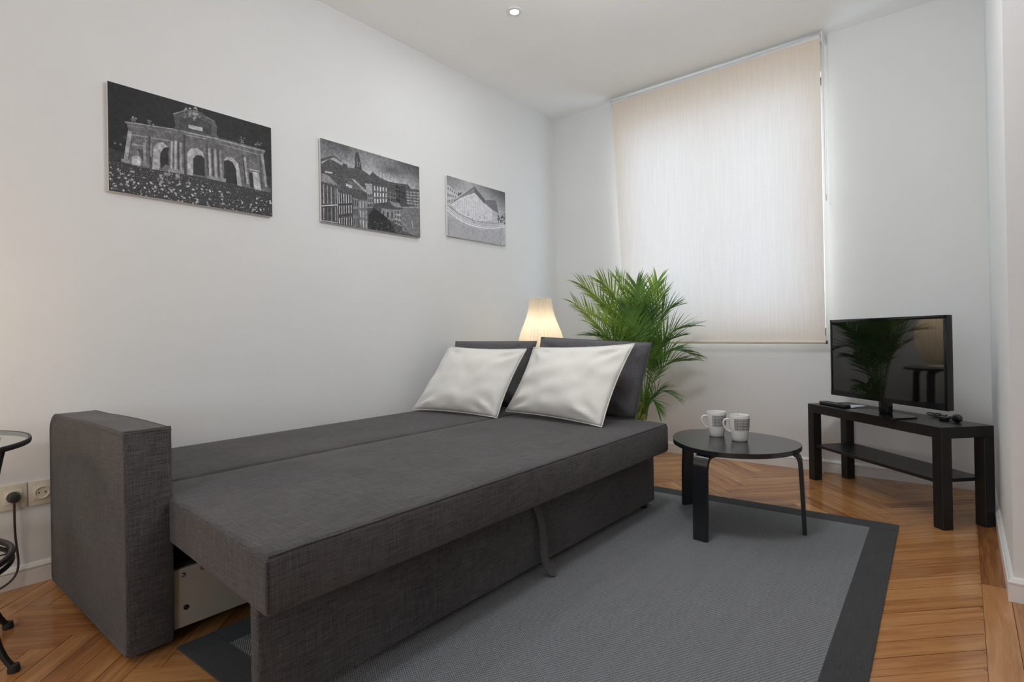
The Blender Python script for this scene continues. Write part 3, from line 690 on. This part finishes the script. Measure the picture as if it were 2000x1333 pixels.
for x, y in ((-2.5, .75), (-2.5, 2.5), (-1.86, .9), (-1.86, 2.5)):
    bm = B(); box(bm, (x-.025, y-.025, 0.0 if x < -2 else RZ), (x+.025, y+.025, .052)); S('foot', bm, 'black_plastic')
# pull strap
bm = B(); path = bez([(-1.236, 1.615, .300), (-1.230, 1.612, .25), (-1.200, 1.690, .20), (-1.228, 1.640, .08), (-1.205, 1.630, .03), (-1.165, 1.652, .012)], 22)
L1, L2 = [], []
for i, q in enumerate(path):
    wv = Vector((.25+.2*math.sin(i/22*3), 1, 0)).normalized()*.0135
    L1.append((bm.verts.new(q-wv), bm.verts.new(q-wv+Vector((.0035, 0, 0))))); L2.append((bm.verts.new(q+wv), bm.verts.new(q+wv+Vector((.0035, 0, 0)))))
for i in range(len(path)-1):
    a0, a1, b0, b1 = *L1[i], *L2[i]; c0, c1, d0, d1 = *L1[i+1], *L2[i+1]
    for q in ((a0, b0, d0, c0), (a1, c1, d1, b1), (a0, c0, c1, a1), (b0, b1, d1, d0)): bm.faces.new(q)
for L_ in ((L1[0], L2[0]), (L1[-1], L2[-1])): bm.faces.new((L_[0][0], L_[0][1], L_[1][1], L_[1][0]))
S('pull_strap', bm, 'strap', True)

# ------------------------------------------------------------------ cushions
def pillow(name, label, cat, group, BL, BR, TR, TL, thick, mat, px=2.4, q=.55, pinch=.045, seed=0, wr=.006, back=1.0, seam=.0, n=34, fat_low=0.0):
    BL, BR, TR, TL = map(Vector, (BL, BR, TR, TL)); nrm = (BR-BL).cross(TL-BL).normalized()
    if nrm.y > 0: nrm = -nrm
    t = thing(name, label, cat, (BL+BR+TR+TL)/4, 0, group); ctr = t.location.copy()
    bm = B(); g = {}
    for sd in (1, -1):
        for i in range(n+1):
            for j in range(n+1):
                u, v = -1+2*i/n, -1+2*j/n
                if sd == -1 and (i in (0, n) or j in (0, n)): g[sd, i, j] = g[1, i, j]; continue
                uu = u*(1-pinch*(1-v*v)); vv = v*(1-pinch*(1-u*u))
                s, r_ = (uu+1)/2, (vv+1)/2
                p_ = (BL*(1-s)+BR*s)*(1-r_)+(TL*(1-s)+TR*s)*r_
                b_ = ((1-abs(u)**px)*(1-abs(v)**px))
                h = thick*max(0, b_)**q*(1-fat_low*v)
                # creases: fans out of the corners plus soft cloth noise
                cr = 0
                for cu, cv in ((-1, -1), (1, -1), (1, 1), (-1, 1)):
                    du, dv = u-cu, v-cv; rr = math.hypot(du, dv); an = math.atan2(abs(dv), abs(du))
                    cr += wr*math.sin(an*9+seed+cu*2+cv)*math.exp(-((rr-.32)/.26)**2)
                cr += wr*1.1*noise.noise((u*2.1+seed, v*2.6, seed*.7))+wr*.5*noise.noise((u*6+seed, v*2.5, 3))
                cr *= min(1, 4*b_)
                h = h*(1 if sd == 1 else back)+cr
                g[sd, i, j] = bm.verts.new(p_+nrm*h*sd-ctr)
    for sd in (1, -1):
        for i in range(n):
            for j in range(n):
                f = (g[sd, i, j], g[sd, i+1, j], g[sd, i+1, j+1], g[sd, i, j+1]); bm.faces.new(f if sd == 1 else f[::-1])
    cv = link('cover', bm, mat, t, 'all')
    per = [(i, 0) for i in range(n)]+[(n, j) for j in range(n)]+[(n-i, n) for i in range(n)]+[(0, n-j) for j in range(n)]
    pts = []
    for i, j in per:
        u, v = -1+2*i/n, -1+2*j/n; uu = u*(1-pinch*(1-v*v)); vv = v*(1-pinch*(1-u*u)); s, r_ = (uu+1)/2, (vv+1)/2
        pts.append((BL*(1-s)+BR*s)*(1-r_)+(TL*(1-s)+TR*s)*r_-ctr)
    bm = B(); tube(bm, pts, .0028 if seam == 0 else seam, 6, closed=True); link('seam', bm, mat, cv, 'all')
    return t
G1, G2 = 'dark grey back cushions on the bed end', 'white pillows leaning on the dark cushions'
pillow('back_cushion', 'dark grey cushion behind the left white pillow, next to the wall', 'cushion', G1, (-2.62, 2.60, .452), (-2.075, 2.59, .451), (-1.980, 2.665, .850), (-2.668, 2.67, .853), .062, 'cushion', 5, .42, .008, 2, .006)
pillow('back_cushion', 'dark grey cushion behind the right white pillow, before the palm', 'cushion', G1, (-1.985, 2.60, .452), (-1.312, 2.60, .448), (-1.240, 2.655, .836), (-1.945, 2.665, .874), .062, 'cushion', 5, .42, .008, 5, .006)
pillow('pillow', 'white cotton pillow at the left, closest to the left wall', 'pillow', G2, (-2.592, 2.215, .450), (-1.957, 2.262, .444), (-1.862, 2.41, .812), (-2.50, 2.44, .826), .074, 'linen', 2.3, .62, .055, 1, .013, back=.35, fat_low=.22)
pillow('pillow', 'white cotton pillow at the right, nearer the open bed edge', 'pillow', G2, (-2.000, 2.385, .462), (-1.327, 2.287, .448), (-1.246, 2.475, .836), (-1.872, 2.49, .818), .074, 'linen', 2.3, .62, .055, 8, .013, back=.35, fat_low=.22)

# ------------------------------------------------------------------ coffee table
def bentwood_leg(bm, foot, ctr, ztop, wdt, thk, z0, splay=.02):
    foot = Vector(foot); d = (Vector(ctr)-foot).normalized(); side = Vector((-d.y, d.x))
    # section runs up the leg, bends inward under the top
    pts = [(-splay, z0), (-splay*.5, z0+(ztop-z0)*.5), (0, ztop-.055)]
    for i in range(1, 9): a_ = PI/2*i/8; pts.append((.045*(1-math.cos(a_)), ztop-.055+.055*math.sin(a_)*.98))
    pts += [(.09, ztop-.001), (.14, ztop-.001)]
    ring = []
    for i, (o_, z) in enumerate(pts):
        a_ = pts[max(i-1, 0)]; b_ = pts[min(i+1, len(pts)-1)]; tx, tz = b_[0]-a_[0], b_[1]-a_[1]; l_ = math.hypot(tx, tz); nx, nz = tz/l_, -tx/l_
        c_ = foot+d*o_; wd = wdt*(1 if i < len(pts)-1 else .8)
        row = []
        for sw, st in ((-1, 0), (1, 0), (1, 1), (-1, 1)):
            q = c_+side*sw*wd/2+d*(nx*thk*st); row.append(bm.verts.new((q.x, q.y, max(z0, z+nz*thk*st) if i < 2 else z+nz*thk*st)))
        ring.append(row)
    for a_, b_ in zip(ring, ring[1:]):
        for j in range(4): bm.faces.new((a_[j], a_[(j+1) % 4], b_[(j+1) % 4], b_[j]))
    bm.faces.new(ring[0]); bm.faces.new(ring[-1])
    bmesh.ops.bevel(bm, geom=[e for e in bm.edges if e.calc_length() > .02 and abs((e.verts[0].co-e.verts[1].co).normalized().dot(Vector((side.x, side.y, 0)))) < .4], offset=.003, segments=2, affect='EDGES')
outline = [(-1.108, 2.600), (-1.065, 2.500), (-1.000, 2.420), (-.930, 2.362), (-.850, 2.330), (-.775, 2.326), (-.700, 2.350), (-.630, 2.400), (-.580, 2.470), (-.553, 2.550), (-.548, 2.630), (-.560, 2.700), (-.600, 2.768), (-.670, 2.825), (-.760, 2.866), (-.870, 2.885), (-.970, 2.880), (-1.050, 2.850), (-1.105, 2.790), (-1.124, 2.700)]
def smooth_outline(P, n=4):
    out = []; N_ = len(P)
    for i in range(N_):
        p0, p1, p2, p3 = [Vector(P[(i+k_) % N_]) for k_ in (-1, 0, 1, 2)]
        for j in range(n):
            t_ = j/n; out.append(tuple(.5*((2*p1)+(-p0+p2)*t_+(2*p0-5*p1+4*p2-p3)*t_*t_+(-p0+3*p1-3*p2+p3)*t_**3)))
    return out
tc_ = Vector((-.835, 2.605))
t = thing('coffee_table', 'low round black three-legged table with two mugs on it', 'table', (tc_.x, tc_.y, RZ))
bm = B(); ol = [(x-tc_.x, y-tc_.y) for x, y in smooth_outline(outline)]
prism(bm, ol, .3645-RZ, .385-RZ)
bmesh.ops.bevel(bm, geom=[e for e in bm.edges if len({round(v.co.z, 3) for v in e.verts}) == 1], offset=.002, segments=2, affect='EDGES')
link('tabletop', bm, 'black_table', t, True)
for f_, wd in (((-1.105, 2.760), .062), ((-.872, 2.312), .064), ((-.548, 2.652), .058)):
    bm = B(); bentwood_leg(bm, (f_[0]-tc_.x, f_[1]-tc_.y), (0, .0) if f_[0] > -1 else (.02, -.02), .3645-RZ, wd, .0165, 0, .012); link('leg', bm, 'black_table', t, True)

# ------------------------------------------------------------------ mugs
def mug(label, c, ang):
    t = thing('mug', label, 'mug', (c[0], c[1], .3852), ang, 'mugs on the black table')
    bm = B(); lathe(bm, [(.0001, .004), (.028, .003), (.0315, 0), (.0335, .002), (.036, .018), (.0405, .045), (.0432, .075), (.0442, .10), (.0444, .116), (.0438, .1185), (.0424, .118), (.0415, .114), (.041, .09), (.038, .05), (.032, .014), (.0001, .009)], 40)
    link('cup', bm, 'ceramic', t, 'all')
    bm = B(); h = bez([(-.0425, 0, .094), (-.062, 0, .106), (-.078, 0, .094), (-.076, 0, .066), (-.060, 0, .046), (-.0375, 0, .038)], 16)
    tube(bm, h, [.0052-.0006*math.sin(PI*i/16) for i in range(17)], 10); link('handle', bm, 'ceramic', t, 'all')
    bm = B(); lay = bm.loops.layers.uv.new('UVMap'); rows = []
    for z, r_ in ((.050, .0411), (.0625, .0422), (.075, .0434), (.09, .0441), (.104, .0446)):
        rows.append([(bm.verts.new((r_*math.cos(a_), r_*math.sin(a_), z)), (a_*1.0, z*22)) for a_ in [math.radians(-130+260*i/28) for i in range(29)]])
    for a_, b_ in zip(rows, rows[1:]):
        for i in range(28):
            f = bm.faces.new((a_[i][0], a_[i+1][0], b_[i+1][0], b_[i][0]))
            for l, q in zip(f.loops, (a_[i][1], a_[i+1][1], b_[i+1][1], b_[i][1])): l[lay].uv = q
    o = link('printed_band', bm, 'mug_print', t, 'all'); o['label'] = 'grey plaid band printed on the mug'
ca = math.atan2(rt.y, rt.x)
mug('white mug with grey plaid band, standing farther back on the black table', (-.928, 2.690), ca-.10)
mug('white mug with grey plaid band, standing in front of the other mug', (-.804, 2.633), ca-.22)

# ------------------------------------------------------------------ TV bench
BA = .7671; bench_rot = -BA+PI      # local x runs along the bench towards its far (left) end, local y towards the room
bl = Vector((-math.cos(BA), math.sin(BA))); bw = Vector((math.sin(BA), math.cos(BA))); b0 = Vector((-.0799, 3.0602))
def bpt(l_, w_): q = b0+bl*l_+bw*w_; return q.x, q.y
rz_b = math.atan2(bl.y, bl.x)       # local x = along bench, local y = -bw (towards the room)
t = thing('tv_bench', 'black-brown low TV bench with a lower shelf across the right corner', 'bench', (b0.x, b0.y, 0), rz_b)
yd = -1 if Vector((-bl.y, bl.x)).dot(bw) < 0 else 1
def bb_(a, b): return (a[0], min(a[1]*yd, b[1]*yd), a[2]), (b[0], max(a[1]*yd, b[1]*yd), b[2])
bm = B(); box(bm, *bb_((0, 0, .40), (.90, .26, .45)), .0015, 1); link('top', bm, 'black_wood', t)
for l_ in (0, .85):
    for w_ in (0, .21):
        bm = B(); box(bm, *bb_((l_, w_, 0), (l_+.05, w_+.05, .40)), .0015, 1); link('leg', bm, 'black_wood', t)
bm = B(); box(bm, *bb_((.04, .012, .197), (.86, .248, .213)), .001, 1); link('shelf', bm, 'black_wood', t)

# ------------------------------------------------------------------ television
ta = -.753; tdir = Vector((math.cos(ta), math.sin(ta))); 
t = thing('television', 'black flat screen television reflecting the lamp, on the black bench', 'television', (-.326, 3.379, .45), ta)
w2, zb, hh = .3675, .065, .43      # local x across the screen, -y towards the room
bm = B(); box(bm, (-w2, 0.004, zb), (w2, .034, zb+hh), .004, 2); box(bm, (-.25, .03, zb+.05), (.25, .062, zb+.33), .012, 3); link('casing', bm, 'black_plastic', t, True)
fr = B()
for q in (((-w2, 0, zb), (-w2+.016, .008, zb+hh)), ((w2-.016, 0, zb), (w2, .008, zb+hh)), ((-w2, 0, zb+hh-.016), (w2, .008, zb+hh))): box(fr, *q, .002, 2)
n = 24; top = []
for i in range(n+1):
    x = -w2+2*w2*i/n; top.append((x, zb+.034-.013*(1-(x/w2)**2)))
va = [[fr.verts.new((x, y, z)) for x, z in top] for y in (0, .008)]; vb = [[fr.verts.new((x, y, zb)) for x, z in top] for y in (0, .008)]
for i in range(n):
    fr.faces.new((va[0][i], va[0][i+1], vb[0][i+1], vb[0][i])); fr.faces.new((va[0][i], va[1][i], va[1][i+1], va[0][i+1])); fr.faces.new((vb[0][i], vb[0][i+1], vb[1][i+1], vb[1][i])); fr.faces.new((va[1][i], vb[1][i], vb[1][i+1], va[1][i+1]))
link('bezel', fr, 'gloss_black', t, True)
bm = B(); box(bm, (-w2+.012, .002, zb+.012), (w2-.012, .0045, zb+hh-.012)); link('screen', bm, 'screen', t)
bm = B(); box(bm, (-.032, .005, .008), (.032, .035, zb+.02), .006, 3); link('neck', bm, 'gloss_black', t, True)
bm = B(); base = []
for i in range(48):
    a_ = 2*PI*i/48; ca_, sa_ = math.cos(a_), math.sin(a_); r_ = (abs(ca_)**5+abs(sa_)**5)**(-1/5); base.append((.165*r_*ca_, -.012+.085*r_*sa_))
prism(bm, base, .0005, .008); bmesh.ops.bevel(bm, geom=[e for e in bm.edges if all(v.co.z > .005 for v in e.verts)], offset=.003, segments=2, affect='EDGES'); link('base_plate', bm, 'gloss_black', t, True)
bm = B()
tube(bm, [(.24, .02, zb+.012), (.2415, .02, zb+.013)], .002, 6); link('power_light', bm, 'chrome', t)

# things lying on the bench
t = thing('remote_control', 'slim black remote control at the left end of the bench', 'remote', (-.578, 3.628, .4502), math.atan2(3.545-3.71, -.492+.665))
bm = B(); box(bm, (-.105, -.021, 0), (.105, .021, .019), .006, 3); link('body', bm, 'black_plastic', t, True)
bm = B()
for i in range(7):
    for j in range(3): box(bm, (-.075+i*.021, -.0125+j*.0095, .0185), (-.064+i*.021, -.0065+j*.0095, .0205), .0008, 1)
link('buttons', bm, 'rubber', t)
t = thing('paper_sheet', 'folded white paper lying between remote control and television base', 'paper', (-.500, 3.652, .4503), ta+.35)
bm = B(); pv = []
for i in range(7):
    for j in range(2): pv.append(bm.verts.new((-.045+.09*i/6, -.07+.14*j, .0008+.006*abs(math.sin(i*.55))*(i/6))))
for i in range(6): bm.faces.new((pv[2*i], pv[2*i+2], pv[2*i+3], pv[2*i+1]))
ex = bmesh.ops.extrude_face_region(bm, geom=bm.faces[:]); bmesh.ops.translate(bm, verts=[g for g in ex['geom'] if isinstance(g, bmesh.types.BMVert)], vec=(0, 0, .0006)); link('sheet', bm, 'paper', t, 'all')
t = thing('cable_bundle', 'coiled black power cable with plug at the right end of the bench', 'cable', (-.09, 3.34, .4502), ta)
bm = B(); pts = []
for i in range(70):
    a_ = i*.36; r_ = .022+.009*math.sin(i*.31); pts.append((-.085+i*.0021+r_*math.cos(a_), .02+r_*math.sin(a_)*.9, .006+.010*abs(math.sin(i*.21))+.004*(i % 5)/5))
tube(bm, pts, .0034, 7); link('cable', bm, 'black_plastic', t, 'all')
bm = B(); lathe(bm, [(.0001, 0), (.0165, 0), (.019, .004), (.019, .022), (.012, .032), (.006, .045), (.0001, .046)], 18)
bmesh.ops.transform(bm, matrix=Matrix.Translation((.085, -.005, .0195)) @ Matrix.Rotation(math.radians(90), 4, 'Y') @ Matrix.Rotation(.5, 4, 'X'), verts=bm.verts); pl = link('plug', bm, 'black_plastic', t, True)
bm = B(); tube(bm, [(.088, .0, .026), (.068, .002, .028)], .0024, 8); tube(bm, [(.088, -.012, .016), (.068, -.012, .016)], .0024, 8); link('pin', bm, 'chrome', pl)
bm = B(); box(bm, (.02, -.030, 0), (.058, -.008, .018), .004, 2); link('adapter', bm, 'black_plastic', t, True)

# ------------------------------------------------------------------ side table and lamp in the corner behind the cushions
lx, ly = -2.245, 3.07
t = thing('side_table', 'black bentwood side table in the corner behind the cushions, under the lamp', 'table', (lx, ly, 0))
bm = B(); lathe(bm, [(.0001, .572), (.228, .572), (.231, .575), (.231, .588), (.228, .591), (.0001, .591)], 56); link('tabletop', bm, 'black_table', t, True)
for a_ in (.3, .3+2*PI/3, .3+4*PI/3):
    bm = B(); bentwood_leg(bm, (.222*math.cos(a_), .222*math.sin(a_)), (0, 0), .572, .05, .016, 0, .015); link('leg', bm, 'black_table', t, True)
t = thing('table_lamp', 'lit table lamp with a cream pleated pear-shaped shade behind the cushions', 'lamp', (lx, ly, .5912))
bm = B(); lathe(bm, [(.0001, 0), (.075, 0), (.078, .004), (.074, .010), (.02, .014), (.0001, .014)], 36); link('base', bm, 'white_plastic', t, True)
bm = B(); lathe(bm, [(.0001, .012), (.008, .012), (.008, .12), (.016, .122), (.016, .17), (.0001, .17)], 16); link('stem', bm, 'white_plastic', t, True)
bm = B(); lathe(bm, [(.0001, .17), (.012, .175), (.014, .19), (.028, .215), (.030, .235), (.020, .258), (.0001, .265)], 20); link('bulb', bm, 'emit', t, 'all')
bm = B(); NP = 40
pr = [(.088, .030), (.104, .07), (.122, .11), (.138, .155), (.147, .20), (.149, .235), (.144, .275), (.132, .32), (.110, .375), (.094, .42), (.083, .465), (.077, .505), (.074, .545)]
def pleat(th, NP=NP): x = (th*NP/(2*PI)) % 1; return 1+.10*(abs(2*x-1)-.5)
lathe(bm, pr, NP*4, rf=pleat); link('shade', bm, 'shade', t, True)
for r_, z_ in ((.086, .030), (.072, .545)):
    bm = B(); tube(bm, [(r_*math.cos(2*PI*i/40), r_*math.sin(2*PI*i/40), z_) for i in range(40)], .0025, 6, closed=True); link('shade_ring', bm, 'white_plastic', t, 'all')
for a_ in (0, 2*PI/3, 4*PI/3):
    bm = B(); tube(bm, [(.016*math.cos(a_), .016*math.sin(a_), .14), (.122*math.cos(a_), .122*math.sin(a_), .13)], .0015, 5); link('shade_spoke', bm, 'white_plastic', t)
pl_ = bpy.data.lights.new('lamp_bulb_light', 'POINT'); pl_.energy = 1.7; pl_.color = (1, .84, .66); pl_.shadow_soft_size = .032
po = bpy.data.objects.new('lamp_bulb_light', pl_); C.objects.link(po); po.parent = t; po.location = (0, 0, .34)

# ------------------------------------------------------------------ palm
pb = Vector((-1.782, 3.385, 0)); rl = Vector((rt.x, rt.y, 0)).normalized(); fd = Vector((fw.x, fw.y, 0)).normalized()
t = thing('potted_palm', 'leafy green areca palm standing behind the sofa bed by the window', 'plant', pb)
bm = B(); lathe(bm, [(.0001, .002), (.085, 0), (.09, .004), (.108, .19), (.116, .192), (.118, .215), (.110, .217), (.104, .20), (.100, .185)], 40); link('pot', bm, 'pot', t, True)
bm = B(); lathe(bm, [(.0001, .19), (.06, .192), (.1035, .186)], 24); link('soil', bm, 'soil', t)
def PX(px, py, dep=0.0):
    k_ = 1+dep/3.78
    return rl*((px-1227)/287*k_)+fd*dep+Vector((0, 0, .8846+(648-py)/287*k_))
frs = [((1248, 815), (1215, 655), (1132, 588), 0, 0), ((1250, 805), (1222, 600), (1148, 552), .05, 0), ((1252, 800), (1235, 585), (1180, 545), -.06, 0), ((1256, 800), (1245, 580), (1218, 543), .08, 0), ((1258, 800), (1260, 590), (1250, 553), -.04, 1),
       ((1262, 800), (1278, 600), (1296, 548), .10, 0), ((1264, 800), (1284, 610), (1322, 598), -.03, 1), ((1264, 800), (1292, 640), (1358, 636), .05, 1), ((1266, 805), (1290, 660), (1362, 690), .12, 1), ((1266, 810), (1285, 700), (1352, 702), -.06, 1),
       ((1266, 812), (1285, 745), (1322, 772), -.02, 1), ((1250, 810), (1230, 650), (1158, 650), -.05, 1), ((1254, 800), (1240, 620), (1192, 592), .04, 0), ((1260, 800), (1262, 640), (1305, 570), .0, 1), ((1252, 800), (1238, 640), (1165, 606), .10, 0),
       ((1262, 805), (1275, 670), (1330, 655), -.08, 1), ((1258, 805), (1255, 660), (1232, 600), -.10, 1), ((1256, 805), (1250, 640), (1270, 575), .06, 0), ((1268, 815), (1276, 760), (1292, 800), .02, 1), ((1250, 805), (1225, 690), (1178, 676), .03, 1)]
canes = {}
for i, (s0, c0, e0, dep, dk) in enumerate(frs):
    dep = dep*.35-.02
    P0, P1, P2 = PX(*s0, dep*.25), PX(*c0, dep*.8), PX(*e0, dep*1.6)
    rach = bez([P0, P0*.35+P1*.65+Vector((0, 0, .02)), P1, P2], 26); n_ = len(rach)
    bm = B()
    tube(bm, rach, [.0042*(1-.8*k_/n_) for k_ in range(n_)], 5)
    Ln = sum((rach[k_+1]-rach[k_]).length for k_ in range(n_-1))
    st = 9 if Ln > .5 else 7
    tot = 33 if Ln > .4 else 18
    for k_ in range(tot):
        fpos = st+(n_-1.2-st)*k_/(tot-1); a_ = int(fpos); fr_ = fpos-a_; a_ = min(a_, n_-2)
        q = rach[a_]*(1-fr_)+rach[a_+1]*fr_; tg = (rach[a_+1]-rach[a_]).normalized()
        sd_ = tg.cross(Vector((0, 0, 1)))
        sd_ = (sd_.normalized() if sd_.length > .15 else rl.copy()); sd_ = (sd_*.55+rl*(.65 if sd_.dot(rl) > 0 else -.65)).normalized(); nn = sd_.cross(tg).normalized()
        prog = k_/(tot-1); ll = (.085+.105*math.sin(PI*(.18+.72*prog)))*min(1.0, .5+Ln)*random.uniform(.85, 1.12)
        for s_ in (-1, 1):
            d0 = (tg*(.62+.5*prog)+sd_*s_*(.9-.45*prog)+nn*.18+Vector((random.uniform(-.1, .1), random.uniform(-.1, .1), random.uniform(-.06, .1)))).normalized()
            wdv = d0.cross(nn).normalized(); wm = random.uniform(.0038, .0056); seg = 5; prev = None; cur = q.copy(); dr = random.uniform(.16, .34)
            for j in range(seg+1):
                t_ = j/seg; wj = wm*(.55+1.3*t_ if t_ < .35 else 1.0-.98*((t_-.35)/.65)**1.5)
                mid = cur-nn*wj*.45
                row = (bm.verts.new(cur+wdv*wj), bm.verts.new(mid), bm.verts.new(cur-wdv*wj))
                if prev:
                    bm.faces.new((prev[0], prev[1], row[1], row[0])); bm.faces.new((prev[1], prev[2], row[2], row[1]))
                prev = row; cur = cur+d0*ll/seg; d0 = (d0+Vector((0, 0, -dr*.55*(.4+t_)))).normalized()
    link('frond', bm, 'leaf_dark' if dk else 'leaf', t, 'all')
    if i % 2 == 0:
        base = Vector(((i-9)*.006, .03*math.sin(i*1.7), .188))
        bm = B(); tube(bm, bez([base, base*.6+P0*.4+Vector((0, 0, .03)), P0, P0*.6+rach[6]*.4], 14), [.0095-.0003*k_ for k_ in range(15)], 8); link('cane', bm, 'cane', t, 'all')
    else:
        base = Vector(((i-9)*.006, .03*math.sin(i*1.7), .188)); bm = B(); tube(bm, bez([base, base*.5+P0*.5, P0], 8), .006, 7); link('cane', bm, 'cane', t, 'all')

# ------------------------------------------------------------------ glass side table at the left edge
gx, gy_ = -2.195, .045
t = thing('glass_side_table', 'round glass topped side table with black wire frame left of sofa', 'table', (gx, gy_, 0))
bm = B(); lathe(bm, [(.0001, .607), (.322, .607), (.324, .609), (.324, .613), (.322, .615), (.0001, .615)], 72); link('glass_top', bm, 'table_glass', t, True)
bm = B(); ring_ = [(.326*math.cos(2*PI*i/72), .326*math.sin(2*PI*i/72)) for i in range(72)]
lathe(bm, [(.3245, .601), (.3285, .601), (.3295, .604), (.3295, .613), (.3280, .616), (.3245, .6155), (.3245, .601)], 72); link('rim', bm, 'black_metal', t, True)
fa = [math.atan2(.341-gy_, -2.325-gx), math.atan2(.281-gy_, -2.02-gx)]; fa.append(fa[0]+(fa[0]-fa[1])+1.0); fa.append(fa[1]-1.2)
for a_ in fa:
    d = Vector((math.cos(a_), math.sin(a_), 0)); bm = B()
    pth = bez([d*.300+Vector((0, 0, .60)), d*.275+Vector((0, 0, .50)), d*.262+Vector((0, 0, .38)), d*.276+Vector((0, 0, .28)), d*.262+Vector((0, 0, .15)), d*.27+Vector((0, 0, .07)), d*.318+Vector((0, 0, .012))], 24)
    tube(bm, pth, .008, 8); lg = link('leg', bm, 'black_metal', t, True)
    bm = B(); lathe(bm, [(.0001, 0), (.013, 0), (.0145, .004), (.0125, .020), (.0001, .022)], 14, (d.x*.32, d.y*.32, 0)); link('foot', bm, 'rubber', lg, True)
bm = B(); tube(bm, [(.283*math.cos(2*PI*i/64), .283*math.sin(2*PI*i/64), .288) for i in range(64)], .0085, 8, closed=True); tube(bm, [(.283*math.cos(2*PI*i/64), .283*math.sin(2*PI*i/64), .266) for i in range(64)], .0065, 8, closed=True); sh_ = link('shelf_ring', bm, 'black_metal', t, True)
bm = B(); tube(bm, [(.06*math.cos(2*PI*i/24), .06*math.sin(2*PI*i/24), .279) for i in range(24)], .004, 6, closed=True); link('hub', bm, 'black_metal', sh_, True)
for i in range(28):
    a_ = 2*PI*i/28; bm = B(); tube(bm, [(.06*math.cos(a_), .06*math.sin(a_), .279), (.17*math.cos(a_+.25), .17*math.sin(a_+.25), .276), (.281*math.cos(a_+.3), .281*math.sin(a_+.3), .280)], .0024, 5); link('wire', bm, 'black_metal', sh_)

# ------------------------------------------------------------------ sockets and cord
def socket(y, lab):
    t = thing('wall_socket', lab, 'socket', (XL, y, .331), 0, 'wall sockets above the left baseboard')
    bm = B(); box(bm, (0, -.0385, -.046), (.009, .0385, .046), .003, 2); link('plate', bm, 'cream_plastic', t, True)
    bm = B(); R_ = Matrix.Rotation(PI/2, 4, 'Y')
    box(bm, (.008, -.026, -.026), (.0115, .026, .026), .002, 2); ins = link('insert', bm, 'cream_plastic', t, True)
    bm = B(); lathe(bm, [(.0001, .0118), (.0185, .0118), (.020, .0155), (.0225, .0155), (.0235, .0112)], 32); bmesh.ops.transform(bm, matrix=R_, verts=bm.verts); link('socket_ring', bm, 'cream_plastic', ins, True)
    for dy in (-.0095, .0095):
        bm = B(); lathe(bm, [(.0001, .0124), (.0027, .0124), (.0027, .0115)], 12); bmesh.ops.transform(bm, matrix=Matrix.Translation((0, dy, 0)) @ R_, verts=bm.verts); link('hole', bm, 'black_plastic', ins)
socket(.4095, 'cream wall socket with a black plug in it, behind the glass table')
socket(.4905, 'cream empty wall socket right beside the sofa armrest')
t = thing('power_cord', 'dark plug and cord hanging from the wall socket to the floor', 'cord', (XL, .4095, .331))
bm = B(); lathe(bm, [(.0001, .013), (.0175, .013), (.019, .017), (.018, .030), (.013, .040), (.0001, .042)], 24); bmesh.ops.transform(bm, matrix=Matrix.Rotation(PI/2, 4, 'Y'), verts=bm.verts); link('plug', bm, 'cord', t, True)
bm = B(); tube(bm, bez([(.034, -.002, -.006), (.040, -.001, -.05), (.028, -.003, -.15), (.024, -.006, -.22), (.034, .032, -.262), (.040, .03, -.30), (.036, -.02, -.326), (.05, -.12, -.3275), (.07, -.3, -.3275)], 40), .0036, 8); link('cable', bm, 'cord', t, 'all')
